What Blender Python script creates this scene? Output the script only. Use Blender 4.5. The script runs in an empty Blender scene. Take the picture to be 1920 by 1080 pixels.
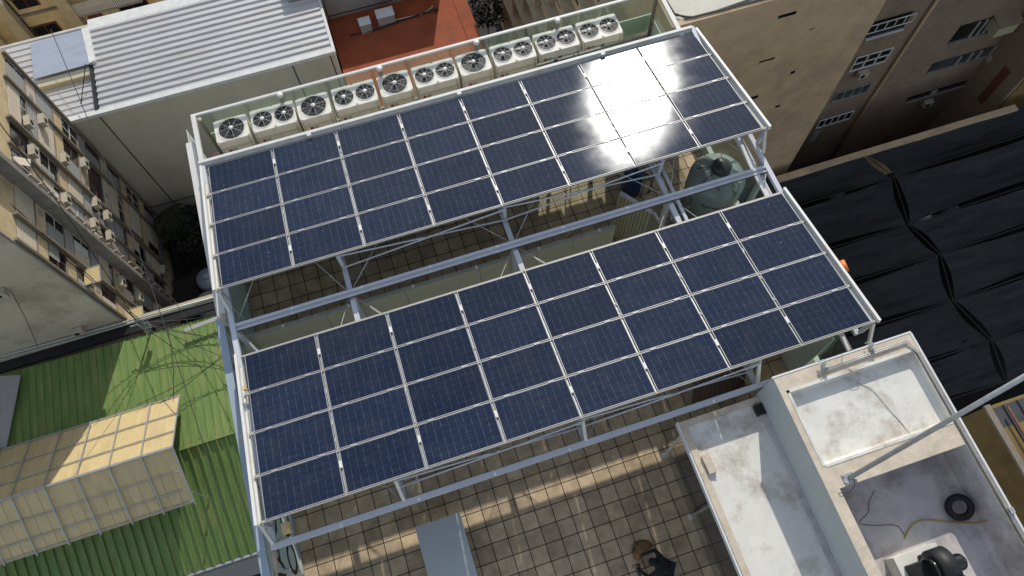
import bpy, math, random
from mathutils import Vector, Matrix, Euler
random.seed(7)
S = bpy.context.scene
COL = S.collection
# ---------------------------------------------------------------- camera
CAMLOC = Vector((4.73236, -3.40795, 16.45045)); CROT = Euler((0.40692, 0.02003, -0.31407))
FPX = 1415.109
cd = bpy.data.cameras.new('camera'); cam = bpy.data.objects.new('camera', cd); COL.objects.link(cam)
cam.location = CAMLOC; cam.rotation_euler = CROT
cd.sensor_width = 36; cd.lens = FPX / 1920 * 36; cd.clip_start = .1; cd.clip_end = 2000
S.camera = cam
# ---------------------------------------------------------------- light
SUN = Vector((0.313, 0.785, 0.534)).normalized()
elev = math.asin(SUN.z)
w = bpy.data.worlds.new('World'); S.world = w; w.use_nodes = True
nt = w.node_tree; bg = nt.nodes['Background']
sky = nt.nodes.new('ShaderNodeTexSky'); sky.sky_type = 'NISHITA'; sky.sun_disc = False
sky.sun_elevation = elev; sky.sun_rotation = math.atan2(SUN.x, SUN.y)
sky.dust_density = .5; sky.air_density = 1.0; sky.ozone_density = 1.0
tc = nt.nodes.new('ShaderNodeTexCoord'); ns = nt.nodes.new('ShaderNodeTexNoise')
ns.inputs['Scale'].default_value = 5.5; ns.inputs['Detail'].default_value = 6; ns.inputs['Roughness'].default_value = .58
rp = nt.nodes.new('ShaderNodeValToRGB'); rp.color_ramp.elements[0].position = .44; rp.color_ramp.elements[1].position = .64
mx = nt.nodes.new('ShaderNodeMix'); mx.data_type = 'RGBA'
nt.links.new(tc.outputs['Generated'], ns.inputs['Vector']); nt.links.new(ns.outputs['Fac'], rp.inputs['Fac'])
ml = nt.nodes.new('ShaderNodeMath'); ml.operation = 'MULTIPLY'; ml.inputs[1].default_value = .7
nt.links.new(rp.outputs['Color'], ml.inputs[0])
nt.links.new(ml.outputs[0], mx.inputs['Factor']); nt.links.new(sky.outputs['Color'], mx.inputs['A']); mx.inputs['B'].default_value = (7.2, 6.9, 6.4, 1)
nt.links.new(mx.outputs['Result'], bg.inputs['Color']); bg.inputs['Strength'].default_value = .15
sd = bpy.data.lights.new('sun', 'SUN'); so = bpy.data.objects.new('sun', sd); COL.objects.link(so)
sd.energy = 3.5; sd.angle = math.radians(.6); sd.color = (1, .95, .86)
so.rotation_euler = SUN.to_track_quat('Z', 'Y').to_euler(); so.location = (0, 0, 40)
S.view_settings.view_transform = 'Standard'; S.view_settings.look = 'None'
S.view_settings.exposure = .1; S.view_settings.gamma = 1
S.render.engine = 'CYCLES'
S.cycles.max_bounces = 8; S.cycles.transparent_max_bounces = 16

RM = CROT.to_matrix()
def P(u, v, x=None, y=None, z=None):
    "real point on a known plane (x=, y= or z=) measured in the photograph"
    d = RM @ Vector(((u - 960) / FPX, (540 - v) / FPX, -1.0))
    if z is not None: t = (z - CAMLOC.z) / d.z
    elif y is not None: t = (y - CAMLOC.y) / d.y
    else: t = (x - CAMLOC.x) / d.x
    return CAMLOC + d * t
# ---------------------------------------------------------------- materials
MATS = {}
def mat(name, col, rough=.7, metal=0., var=.12, scale=2.5, stain=None, stain_amt=.0, stain_scale=.6, bump=0., spec=.4, stretch=None):
    if name in MATS: return MATS[name]
    m = bpy.data.materials.new(name); m.use_nodes = True; n = m.node_tree.nodes; L = m.node_tree.links
    b = n['Principled BSDF']; b.inputs['Roughness'].default_value = rough; b.inputs['Metallic'].default_value = metal
    b.inputs['Specular IOR Level'].default_value = spec
    t = n.new('ShaderNodeTexCoord'); mp = n.new('ShaderNodeMapping'); L.new(t.outputs['Object'], mp.inputs['Vector'])
    if stretch: mp.inputs['Scale'].default_value = stretch
    a = n.new('ShaderNodeTexNoise'); a.inputs['Scale'].default_value = scale; a.inputs['Detail'].default_value = 7; a.inputs['Roughness'].default_value = .65
    L.new(mp.outputs['Vector'], a.inputs['Vector'])
    mr = n.new('ShaderNodeMapRange'); mr.inputs['From Min'].default_value = .3; mr.inputs['From Max'].default_value = .7
    mr.inputs['To Min'].default_value = 1 - var; mr.inputs['To Max'].default_value = 1 + var
    L.new(a.outputs['Fac'], mr.inputs['Value'])
    mm = n.new('ShaderNodeMix'); mm.data_type = 'RGBA'; mm.blend_type = 'MULTIPLY'; mm.inputs['Factor'].default_value = 1
    mm.inputs['A'].default_value = (*col, 1); L.new(mr.outputs['Result'], mm.inputs['B'])
    out = mm.outputs['Result']
    if stain:
        s = n.new('ShaderNodeTexNoise'); s.inputs['Scale'].default_value = stain_scale; s.inputs['Detail'].default_value = 9; s.inputs['Roughness'].default_value = .7
        L.new(mp.outputs['Vector'], s.inputs['Vector'])
        r = n.new('ShaderNodeMapRange'); r.inputs['From Min'].default_value = .5; r.inputs['From Max'].default_value = .72; r.inputs['To Max'].default_value = stain_amt
        L.new(s.outputs['Fac'], r.inputs['Value'])
        m2 = n.new('ShaderNodeMix'); m2.data_type = 'RGBA'; L.new(r.outputs['Result'], m2.inputs['Factor']); L.new(out, m2.inputs['A']); m2.inputs['B'].default_value = (*stain, 1)
        out = m2.outputs['Result']
    L.new(out, b.inputs['Base Color'])
    if bump:
        bp = n.new('ShaderNodeBump'); bp.inputs['Strength'].default_value = bump; bp.inputs['Distance'].default_value = .02
        L.new(a.outputs['Fac'], bp.inputs['Height']); L.new(bp.outputs['Normal'], b.inputs['Normal'])
    MATS[name] = m; return m
def glass_mat(name, tint, refl=.25, haze=(.5, .6, .55), hz=.12):
    m = bpy.data.materials.new(name); m.use_nodes = True; n = m.node_tree.nodes; L = m.node_tree.links
    for x in list(n): n.remove(x)
    o = n.new('ShaderNodeOutputMaterial'); tr = n.new('ShaderNodeBsdfTransparent'); tr.inputs['Color'].default_value = (*tint, 1)
    gl = n.new('ShaderNodeBsdfGlossy'); gl.inputs['Roughness'].default_value = .04
    df = n.new('ShaderNodeBsdfDiffuse'); df.inputs['Color'].default_value = (*haze, 1)
    lw = n.new('ShaderNodeLayerWeight'); lw.inputs['Blend'].default_value = .5
    pw_ = n.new('ShaderNodeMath'); pw_.operation = 'POWER'; pw_.inputs[1].default_value = 5; L.new(lw.outputs['Facing'], pw_.inputs[0])
    fr = n.new('ShaderNodeMath'); fr.operation = 'MULTIPLY_ADD'; fr.inputs[1].default_value = .7; fr.inputs[2].default_value = .04; L.new(pw_.outputs[0], fr.inputs[0])
    a = n.new('ShaderNodeMixShader'); a.inputs['Fac'].default_value = hz; L.new(tr.outputs[0], a.inputs[1]); L.new(df.outputs[0], a.inputs[2])
    b = n.new('ShaderNodeMixShader'); L.new(fr.outputs[0], b.inputs['Fac']); L.new(a.outputs[0], b.inputs[1]); L.new(gl.outputs[0], b.inputs[2])
    L.new(b.outputs[0], o.inputs['Surface']); MATS[name] = m; return m
def tile_mat(name, col, size, ox, oy, mortar=(.012, .011, .01), var=.35, msize=.012):
    m = bpy.data.materials.new(name); m.use_nodes = True; n = m.node_tree.nodes; L = m.node_tree.links
    b = n['Principled BSDF']; b.inputs['Roughness'].default_value = .8; b.inputs['Specular IOR Level'].default_value = .25
    t = n.new('ShaderNodeTexCoord'); mp = n.new('ShaderNodeMapping'); mp.inputs['Location'].default_value = (-ox, -oy, 0)
    L.new(t.outputs['Object'], mp.inputs['Vector'])
    br = n.new('ShaderNodeTexBrick'); br.offset = 0; br.squash = 1
    br.inputs['Scale'].default_value = 1; br.inputs['Brick Width'].default_value = size; br.inputs['Row Height'].default_value = size
    br.inputs['Mortar Size'].default_value = msize; br.inputs['Mortar Smooth'].default_value = .15
    br.inputs['Color1'].default_value = (*col, 1); br.inputs['Color2'].default_value = (*[c * (1 - var) for c in col], 1)
    br.inputs['Mortar'].default_value = (*mortar, 1)
    L.new(mp.outputs['Vector'], br.inputs['Vector'])
    a = n.new('ShaderNodeTexNoise'); a.inputs['Scale'].default_value = 3.2; a.inputs['Detail'].default_value = 8; a.inputs['Roughness'].default_value = .65; L.new(t.outputs['Object'], a.inputs['Vector'])
    mr = n.new('ShaderNodeMapRange'); mr.inputs['From Min'].default_value = .3; mr.inputs['From Max'].default_value = .7; mr.inputs['To Min'].default_value = .68; mr.inputs['To Max'].default_value = 1.22; L.new(a.outputs['Fac'], mr.inputs['Value'])
    mm = n.new('ShaderNodeMix'); mm.data_type = 'RGBA'; mm.blend_type = 'MULTIPLY'; mm.inputs['Factor'].default_value = 1
    L.new(br.outputs['Color'], mm.inputs['A']); L.new(mr.outputs['Result'], mm.inputs['B']); L.new(mm.outputs['Result'], b.inputs['Base Color'])
    MATS[name] = m; return m
def cell_mat():
    m = bpy.data.materials.new('solar_cells'); m.use_nodes = True; n = m.node_tree.nodes; L = m.node_tree.links
    b = n['Principled BSDF']
    t = n.new('ShaderNodeTexCoord'); sp = n.new('ShaderNodeSeparateXYZ'); L.new(t.outputs['Object'], sp.inputs[0])
    def line(axis, pitch, width, soft, off=0.):
        a = n.new('ShaderNodeMath'); a.operation = 'ADD'; L.new(sp.outputs[axis], a.inputs[0]); a.inputs[1].default_value = off + 100 * pitch
        d = n.new('ShaderNodeMath'); d.operation = 'DIVIDE'; L.new(a.outputs[0], d.inputs[0]); d.inputs[1].default_value = pitch
        f = n.new('ShaderNodeMath'); f.operation = 'FRACT'; L.new(d.outputs[0], f.inputs[0])
        s = n.new('ShaderNodeMath'); s.operation = 'SUBTRACT'; L.new(f.outputs[0], s.inputs[0]); s.inputs[1].default_value = .5
        ab = n.new('ShaderNodeMath'); ab.operation = 'ABSOLUTE'; L.new(s.outputs[0], ab.inputs[0])
        r = n.new('ShaderNodeMapRange'); r.inputs['From Min'].default_value = .5 - width - soft; r.inputs['From Max'].default_value = .5 - width; L.new(ab.outputs[0], r.inputs['Value'])
        return r.outputs['Result']
    lx = line(0, .1705, .022, .02)        # between cells
    ly = line(1, .165, .018, .02)
    bus = line(1, .0412, .16, .14, .01)    # bus bars along the long side
    nz = n.new('ShaderNodeTexNoise'); nz.inputs['Scale'].default_value = 1.3; nz.inputs['Detail'].default_value = 4; nz.noise_dimensions = '3D'
    L.new(t.outputs['Object'], nz.inputs['Vector'])
    oi = n.new('ShaderNodeObjectInfo')
    va = n.new('ShaderNodeVectorMath'); va.operation = 'ADD'; L.new(t.outputs['Object'], va.inputs[0])
    cm = n.new('ShaderNodeCombineXYZ'); ms = n.new('ShaderNodeMath'); ms.operation = 'MULTIPLY'; ms.inputs[1].default_value = 37; L.new(oi.outputs['Random'], ms.inputs[0])
    L.new(ms.outputs[0], cm.inputs[0]); L.new(cm.outputs[0], va.inputs[1]); L.new(va.outputs[0], nz.inputs['Vector'])
    cr = n.new('ShaderNodeMix'); cr.data_type = 'RGBA'; cr.inputs['A'].default_value = (.004, .0085, .024, 1); cr.inputs['B'].default_value = (.006, .0125, .034, 1); L.new(nz.outputs['Fac'], cr.inputs['Factor'])
    hb = n.new('ShaderNodeMath'); hb.operation = 'MULTIPLY'; hb.inputs[1].default_value = .055; L.new(bus, hb.inputs[0])
    m1 = n.new('ShaderNodeMix'); m1.data_type = 'RGBA'; L.new(hb.outputs[0], m1.inputs['Factor']); L.new(cr.outputs['Result'], m1.inputs['A']); m1.inputs['B'].default_value = (.22, .26, .32, 1)
    mxx = n.new('ShaderNodeMath'); mxx.operation = 'MAXIMUM'; L.new(lx, mxx.inputs[0])
    h2 = n.new('ShaderNodeMath'); h2.operation = 'MULTIPLY'; h2.inputs[1].default_value = .45; L.new(ly, h2.inputs[0]); L.new(h2.outputs[0], mxx.inputs[1])
    n2 = n.new('ShaderNodeTexNoise'); n2.inputs['Scale'].default_value = 9; L.new(va.outputs[0], n2.inputs['Vector'])
    r2 = n.new('ShaderNodeMapRange'); r2.inputs['From Min'].default_value = .4; r2.inputs['From Max'].default_value = .65; r2.inputs['To Min'].default_value = .05; r2.inputs['To Max'].default_value = .2; L.new(n2.outputs['Fac'], r2.inputs['Value'])
    h3 = n.new('ShaderNodeMath'); h3.operation = 'MULTIPLY'; L.new(mxx.outputs[0], h3.inputs[0]); L.new(r2.outputs['Result'], h3.inputs[1])
    m2 = n.new('ShaderNodeMix'); m2.data_type = 'RGBA'; L.new(h3.outputs[0], m2.inputs['Factor']); L.new(m1.outputs['Result'], m2.inputs['A']); m2.inputs['B'].default_value = (.3, .34, .4, 1)
    dn = n.new('ShaderNodeTexNoise'); dn.inputs['Scale'].default_value = 2.2; dn.inputs['Detail'].default_value = 8; dn.inputs['Roughness'].default_value = .7; L.new(va.outputs[0], dn.inputs['Vector'])
    dr = n.new('ShaderNodeMapRange'); dr.inputs['From Min'].default_value = .45; dr.inputs['From Max'].default_value = .8; dr.inputs['To Max'].default_value = .05; L.new(dn.outputs['Fac'], dr.inputs['Value'])
    m3 = n.new('ShaderNodeMix'); m3.data_type = 'RGBA'; L.new(dr.outputs['Result'], m3.inputs['Factor']); L.new(m2.outputs['Result'], m3.inputs['A']); m3.inputs['B'].default_value = (.3, .27, .22, 1)
    ov_ = n.new('ShaderNodeMapRange'); ov_.inputs['To Min'].default_value = .85; ov_.inputs['To Max'].default_value = 1.2; L.new(oi.outputs['Random'], ov_.inputs['Value'])
    m4 = n.new('ShaderNodeMix'); m4.data_type = 'RGBA'; m4.blend_type = 'MULTIPLY'; m4.inputs['Factor'].default_value = 1; L.new(m3.outputs['Result'], m4.inputs['A']); L.new(ov_.outputs['Result'], m4.inputs['B'])
    vo = n.new('ShaderNodeTexVoronoi'); vo.inputs['Scale'].default_value = 1.4; L.new(va.outputs[0], vo.inputs['Vector'])
    vr = n.new('ShaderNodeMapRange'); vr.inputs['From Min'].default_value = .014; vr.inputs['From Max'].default_value = .022; vr.inputs['To Min'].default_value = .8; vr.inputs['To Max'].default_value = 0; L.new(vo.outputs['Distance'], vr.inputs['Value'])
    m5 = n.new('ShaderNodeMix'); m5.data_type = 'RGBA'; L.new(vr.outputs['Result'], m5.inputs['Factor']); L.new(m4.outputs['Result'], m5.inputs['A']); m5.inputs['B'].default_value = (.5, .5, .46, 1)
    L.new(m5.outputs['Result'], b.inputs['Base Color'])
    b.inputs['Specular IOR Level'].default_value = .0; b.inputs['Roughness'].default_value = .3
    rr = n.new('ShaderNodeMapRange'); rr.inputs['To Min'].default_value = .125; rr.inputs['To Max'].default_value = .17; L.new(nz.outputs['Fac'], rr.inputs['Value'])
    gl = n.new('ShaderNodeBsdfGlossy'); gl.distribution = 'BECKMANN'; L.new(rr.outputs['Result'], gl.inputs['Roughness']); gl.inputs['Color'].default_value = (.93, .96, 1, 1)
    fr = n.new('ShaderNodeFresnel'); fr.inputs['IOR'].default_value = 1.34
    ms_ = n.new('ShaderNodeMixShader'); L.new(fr.outputs[0], ms_.inputs['Fac']); L.new(b.outputs[0], ms_.inputs[1]); L.new(gl.outputs[0], ms_.inputs[2])
    L.new(ms_.outputs[0], n['Material Output'].inputs['Surface'])
    MATS['solar_cells'] = m; return m
cell_mat()
mat('steel_paint', (.52, .54, .57), .5, var=.07, scale=4, stain=(.3, .26, .2), stain_amt=.25, stain_scale=2)
mat('white_steel', (.62, .61, .57), .45, var=.06, scale=3, stain=(.45, .3, .12), stain_amt=.35, stain_scale=1.2)
mat('alu', (.3, .3, .3), .5, .3, var=.08, scale=9)
mat('alu_rail', (.33, .315, .28), .6, .1, var=.1, scale=6)
mat('galv', (.42, .43, .43), .5, .6, var=.15, scale=8)
mat('ac_small', (.42, .38, .29), .6, var=.15, stain=(.2, .16, .1), stain_amt=.5)
mat('ac_case', (.7, .67, .58), .5, var=.06, scale=3, stain=(.3, .27, .2), stain_amt=.35, stain_scale=2.2)
mat('ac_dark', (.008, .008, .009), .5, var=.2)
mat('ac_blade', (.022, .023, .026), .4, var=.2)
mat('seam', (.16, .15, .13), .6)
mat('red_logo', (.32, .02, .03), .5)
mat('grey_logo', (.1, .09, .08), .5)
mat('black', (.012, .012, .013), .55, var=.3)
mat('black_gloss', (.008, .008, .009), .22, var=.2, spec=.6)
mat('rubber', (.012, .012, .013), .8, var=.3, scale=9)
mat('tank_grey', (.27, .31, .31), .3, var=.12, scale=2.5, spec=.5)
mat('tank_lid', (.05, .05, .055), .35, var=.3)
mat('pvc', (.42, .43, .4), .4, var=.1)
mat('blue_plastic', (.02, .05, .14), .4)
mat('orange', (.75, .19, .03), .45, var=.08)
mat('deck', (.1, .065, .05), .85, var=.25, scale=3)
mat('white_membrane', (.64, .62, .56), .75, var=.1, scale=1.6, stain=(.27, .2, .13), stain_amt=.75, stain_scale=1.3, bump=.25)
mat('parapet_cement', (.55, .47, .36), .85, var=.14, scale=4, stain=(.25, .2, .14), stain_amt=.5, stain_scale=1.8, bump=.3)
mat('tower_wall', (.4, .42, .42), .8, var=.05, scale=2)
mat('pit_membrane', (.5, .47, .45), .8, var=.14, scale=2.2, stain=(.1, .07, .05), stain_amt=.7, stain_scale=.8, bump=.3)
mat('cabinet', (.42, .46, .46), .6, var=.04)
mat('panel_cream', (.48, .45, .32), .7, var=.07, scale=3)
mat('panel_cap', (.36, .36, .33), .7, var=.1)
mat('sheet_cream', (.42, .39, .26), .6, var=.1, scale=2)
mat('frost', (.68, .74, .66), .5, var=.04)
mat('frost_shade', (.2, .27, .25), .5, var=.06)
mat('pine', (.62, .45, .22), .7, var=.2, scale=5)
mat('cable', (.02, .02, .02), .6)
mat('cable_yellow', (.4, .26, .03), .5)
mat('cable_grey', (.3, .29, .27), .5)
mat('wire_rope', (.5, .5, .46), .4, .5)
mat('facade_cream', (.55, .43, .25), .85, var=.14, scale=1.1, stain=(.2, .16, .1), stain_amt=.45, stain_scale=.7)
mat('facade_dark', (.1, .09, .075), .8, var=.2)
mat('fin', (.2, .17, .13), .8, var=.2, scale=2)
mat('concrete_band', (.24, .22, .2), .85, var=.2, scale=1.5, stain=(.08, .07, .06), stain_amt=.5)
mat('shutter', (.55, .48, .37), .7, var=.15, scale=1.5, stretch=(1, 9, .3))
mat('shutter_grey', (.3, .3, .28), .7, var=.2, scale=1.5, stretch=(1, 9, .3))
mat('window_dark', (.012, .012, .013), .15, var=.3, spec=.6)
mat('window_blue', (.05, .06, .065), .2, var=.5, scale=.7, spec=.5)
mat('red_frame', (.14, .05, .035), .6)
mat('blank_wall', (.46, .4, .31), .9, var=.13, scale=.5, stain=(.14, .075, .05), stain_amt=.75, stain_scale=.22, bump=.2)
mat('grey_wall', (.52, .48, .38), .9, var=.1, scale=.6, stain=(.34, .34, .29), stain_amt=.5, stain_scale=.55, bump=.2, stretch=(1, 1, .35))
mat('joint', (.07, .065, .05), .9)
mat('zinc', (.5, .5, .5), .5, .25, var=.12, scale=1.4, stain=(.42, .37, .3), stain_amt=.6, stain_scale=.5, stretch=(.25, 2, 1))
mat('zinc_blue', (.33, .37, .44), .45, .2, var=.1, scale=1.2, stretch=(.4, 2, 1))
mat('flashing', (.62, .62, .6), .6, var=.1)
mat('green_roof', (.14, .22, .058), .65, var=.2, scale=1.5, stain=(.3, .27, .1), stain_amt=.7, stain_scale=.9, stretch=(3, .35, 1))
mat('green_dark', (.06, .13, .03), .7, var=.2)
mat('poly', (.55, .43, .22), .5, var=.1, scale=1.2, stain=(.4, .33, .2), stain_amt=.5, stain_scale=.7, stretch=(2, .4, 1))
mat('red_floor', (.29, .068, .024), .85, var=.2, scale=.8, stain=(.15, .05, .03), stain_amt=.6, stain_scale=.5)
mat('white_wall', (.34, .32, .31), .9, var=.07, scale=1)
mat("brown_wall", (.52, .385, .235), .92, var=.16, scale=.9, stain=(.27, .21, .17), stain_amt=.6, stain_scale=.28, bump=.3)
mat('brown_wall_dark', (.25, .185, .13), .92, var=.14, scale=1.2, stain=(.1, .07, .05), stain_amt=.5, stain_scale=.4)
mat('roof_cream', (.6, .57, .48), .85, var=.1, scale=.5, stain=(.35, .33, .28), stain_amt=.6, stain_scale=.5, bump=.2)
mat('net', (.017, .019, .021), .85, var=.7, scale=.7, stain=(.035, .034, .03), stain_amt=.6, stain_scale=.9, stretch=(.4, 3, 1))
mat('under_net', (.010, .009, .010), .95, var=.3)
mat('ochre_wall', (.2, .135, .05), .92, var=.14, scale=2.5, stain=(.1, .05, .02), stain_amt=.6, stain_scale=.6)
mat('dark_roof', (.055, .055, .06), .8, var=.25, scale=1)
mat('rust', (.2, .09, .05), .7, var=.3)
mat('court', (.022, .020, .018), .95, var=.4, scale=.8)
mat('street', (.05, .048, .045), .95, var=.3, scale=.3)
mat('leaf', (.014, .02, .009), .8, var=.4, scale=2)
mat('bark', (.07, .055, .04), .9)
mat('skin', (.3, .16, .1), .6)
mat('hair', (.01, .009, .009), .8, var=.3)
mat('shirt_black', (.012, .012, .014), .85, var=.3)
mat('trousers_navy', (.02, .021, .03), .85, var=.3)
mat('jacket_tan', (.21, .11, .05), .85, var=.15, scale=6)
mat('shoe', (.05, .035, .03), .6)
mat('letter', (.02, .02, .022), .6)
mat('screen_cap', (.3, .36, .42), .5, var=.05)
mat('screen_cap_white', (.62, .6, .56), .5, var=.05)
mat('cream_col', (.33, .3, .24), .6, var=.1)
mat('beige_ledge', (.4, .33, .22), .85, var=.15, scale=1.2)
glass_mat('glass', (.89, .94, .9), haze=(.5, .62, .55), hz=.06)
glass_mat('glass_west', (.6, .7, .68), haze=(.75, .88, .85), hz=.75)
glass_mat('glass_clear', (.9, .93, .92), haze=(.4, .4, .4), hz=.06)
TS = .4475
ref = P(1081.25, 896.25, z=-4.3)
tile_mat('terrace_tile', (.6, .46, .3), TS, ref.x % TS, ref.y % TS)
# ---------------------------------------------------------------- mesh helpers
class MB:
    def __init__(s): s.v = []; s.f = []; s.sm = []
    def quad(s, a, b, c, d, smooth=False):
        i = len(s.v); s.v += [tuple(a), tuple(b), tuple(c), tuple(d)]; s.f.append((i, i+1, i+2, i+3)); s.sm.append(smooth); return s
    def tri(s, a, b, c):
        i = len(s.v); s.v += [tuple(a), tuple(b), tuple(c)]; s.f.append((i, i+1, i+2)); s.sm.append(False); return s
    def box(s, x0, y0, z0, x1, y1, z1, M=None):
        p = [Vector((x, y, z)) for z in (z0, z1) for y in (y0, y1) for x in (x0, x1)]
        if M is not None: p = [M @ q for q in p]
        i = len(s.v); s.v += [tuple(q) for q in p]
        for f in ((0,2,3,1),(4,5,7,6),(0,1,5,4),(2,6,7,3),(0,4,6,2),(1,3,7,5)):
            s.f.append(tuple(i + k for k in f)); s.sm.append(False)
        return s
    def bar(s, a, b, w, h, up=(0, 0, 1)):
        a = Vector(a); b = Vector(b); d = (b - a); L = d.length; d.normalize(); u = Vector(up)
        sx = d.cross(u)
        if sx.length < 1e-4: sx = d.cross(Vector((1, 0, 0)))
        sx.normalize(); u = sx.cross(d)
        M = Matrix.Translation(a) @ Matrix((sx, d, u)).transposed().to_4x4()
        return s.box(-w/2, 0, -h/2, w/2, L, h/2, M)
    def tube(s, pts, r, n=8, cap=True, r2=None):
        pts = [Vector(p) for p in pts]; rings = []
        for k, p in enumerate(pts):
            d = (pts[min(k+1, len(pts)-1)] - pts[max(k-1, 0)]).normalized()
            u = d.cross(Vector((0, 0, 1)));
            if u.length < .02: u = d.cross(Vector((0, 1, 0)))
            u.normalize(); v = d.cross(u)
            rr = r if r2 is None else r + (r2 - r) * k / (len(pts) - 1)
            i = len(s.v); rings.append(i)
            for q in range(n):
                a = 2*math.pi*q/n; s.v.append(tuple(p + (u*math.cos(a) + v*math.sin(a)) * rr))
        for k in range(len(rings)-1):
            for q in range(n):
                s.f.append((rings[k]+q, rings[k]+(q+1) % n, rings[k+1]+(q+1) % n, rings[k+1]+q)); s.sm.append(n > 5)
        if cap:
            s.f.append(tuple(rings[0]+q for q in reversed(range(n)))); s.sm.append(False)
            s.f.append(tuple(rings[-1]+q for q in range(n))); s.sm.append(False)
        return s
    def lathe(s, c, prof, n=32, smooth=True, M=None, a0=0, a1=2*math.pi):
        c = Vector(c); rings = []; full = abs(a1 - a0 - 2*math.pi) < 1e-6; m = n if full else n + 1
        for r, z in prof:
            rings.append(len(s.v))
            for q in range(m):
                a = a0 + (a1-a0)*q/n; p = Vector((math.cos(a)*r, math.sin(a)*r, z))
                if M is not None: p = M @ p
                s.v.append(tuple(c + p))
        for k in range(len(rings)-1):
            for q in range(n):
                q2 = (q+1) % m
                s.f.append((rings[k]+q, rings[k]+q2, rings[k+1]+q2, rings[k+1]+q)); s.sm.append(smooth)
        return s
    def prism(s, pts, d):
        "polygon (list of Vector) extruded by vector d"
        n = len(pts); i = len(s.v); d = Vector(d)
        s.v += [tuple(p) for p in pts] + [tuple(Vector(p) + d) for p in pts]
        s.f.append(tuple(i + k for k in range(n))); s.sm.append(False)
        s.f.append(tuple(i + n + k for k in reversed(range(n)))); s.sm.append(False)
        for k in range(n):
            s.f.append((i+k, i+(k+1) % n, i+n+(k+1) % n, i+n+k)); s.sm.append(False)
        return s
    def ribbed(s, A, B, C, D, pitch, wd, h, jitter=0.):
        "sheet A-B (across) C-D, ribs run A->D"
        A, B, C, D = map(Vector, (A, B, C, D)); L = (B - A).length; n = max(1, round(L/pitch))
        N = (B-A).cross(D-A).normalized()
        if N.z < 0: N = -N
        prof = []
        for k in range(n):
            t0 = k/n; w1 = wd/L
            prof += [(t0, 0), (t0 + 1/n - w1*1.5, 0), (t0 + 1/n - w1*1.15, h), (t0 + 1/n - w1*.35, h)]
        prof.append((1, 0)); i = len(s.v)
        for t, hh in prof:
            a = A.lerp(B, t) + N*hh; d = D.lerp(C, t) + N*hh
            s.v += [tuple(a), tuple(d)]
        for k in range(len(prof)-1):
            s.f.append((i+2*k, i+2*k+2, i+2*k+3, i+2*k+1)); s.sm.append(False)
        return s
    def build(s, name, m, parent=None, loc=None):
        me = bpy.data.meshes.new(name); me.from_pydata(s.v, [], s.f); me.update()
        me.polygons.foreach_set('use_smooth', s.sm)
        me.materials.append(MATS[m] if isinstance(m, str) else m)
        o = bpy.data.objects.new(name, me); COL.objects.link(o)
        if parent is not None: o.parent = parent
        if loc is not None: o.location = loc
        return o
def tag(o, label=None, cat=None, group=None, kind=None):
    if label: o['label'] = label
    if cat: o['category'] = cat
    if group: o['group'] = group
    if kind: o['kind'] = kind
    return o
def thing(name, label, cat, loc=(0, 0, 0), rz=0, group=None):
    o = bpy.data.objects.new(name, None); COL.objects.link(o); o.location = loc; o.rotation_euler = (0, 0, rz); o.empty_display_size = .2
    return tag(o, label, cat, group)
def part(name, mb, m, parent):
    "mesh given in world coordinates, parented to an unrotated empty"
    o = mb.build(name, m, parent)
    base = parent
    off = Vector((0, 0, 0))
    while base is not None: off += base.location; base = base.parent
    o.location = -off if o.location.length == 0 else o.location
    return o
def dup(root, loc, label, rz=None):
    r = root.copy(); COL.objects.link(r); r.location = loc; r['label'] = label
    if rz is not None: r.rotation_euler = (0, 0, rz)
    for ch in list(root.children):
        c = ch.copy(); COL.objects.link(c); c.parent = r
        for g in list(ch.children):
            d = g.copy(); COL.objects.link(d); d.parent = c
    return r
def sag(a, b, drop, n=14):
    a = Vector(a); b = Vector(b); return [a.lerp(b, k/n) - Vector((0, 0, drop*4*(k/n)*(1-k/n))) for k in range(n+1)]
def text_mesh(txt, size, m, parent, M, ext=.004, name='lettering'):
    c = bpy.data.curves.new('txt', 'FONT'); c.body = txt; c.size = size; c.extrude = ext; c.resolution_u = 3
    o = bpy.data.objects.new('txt', c); COL.objects.link(o)
    dg = bpy.context.evaluated_depsgraph_get(); me = bpy.data.meshes.new_from_object(o.evaluated_get(dg))
    bpy.data.objects.remove(o)
    me.materials.clear(); me.materials.append(MATS[m]); me.transform(M)
    r = bpy.data.objects.new(name, me); COL.objects.link(r)
    if parent is not None: r.parent = parent
    return r
ORD = ['first', 'second', 'third', 'fourth', 'fifth', 'sixth', 'seventh', 'eighth', 'ninth', 'tenth']
# ================================================================ GROUND AND OWN BUILDING
GZ = -38.0
tag(MB().quad((-400, -400, GZ-.4), (400, -400, GZ-.4), (400, 400, GZ-.4), (-400, 400, GZ-.4)).build('ground', 'street'), kind='structure')
FZ = -4.3; DZ = -2.8
tag(MB().box(-.62, -9.5, FZ-.3, 14.35, 10.49, FZ).build('terrace_floor', 'terrace_tile'), kind='structure')
tag(MB().box(-.3, 10.5, FZ-.3, 14.2, 11.75, DZ).build('machine_deck', 'deck'), kind='structure')
host = thing('host_building', 'pale building that carries the tiled roof terrace and its two solar arrays', 'building', (7, 2, GZ))
b = MB(); b.box(-.66, -14, GZ, 14.4, 11.8, FZ-.303); part('wall', b, 'tower_wall', host)
b = MB(); b.box(-.78, -9.5, FZ-.3, -.623, 11.9, FZ+.22); part('parapet', b, 'screen_cap_white', host)
b = MB(); b.box(14.353, -.36, FZ-.3, 14.5, 11.9, FZ+.5); part('parapet', b, 'screen_cap_white', host)

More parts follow.
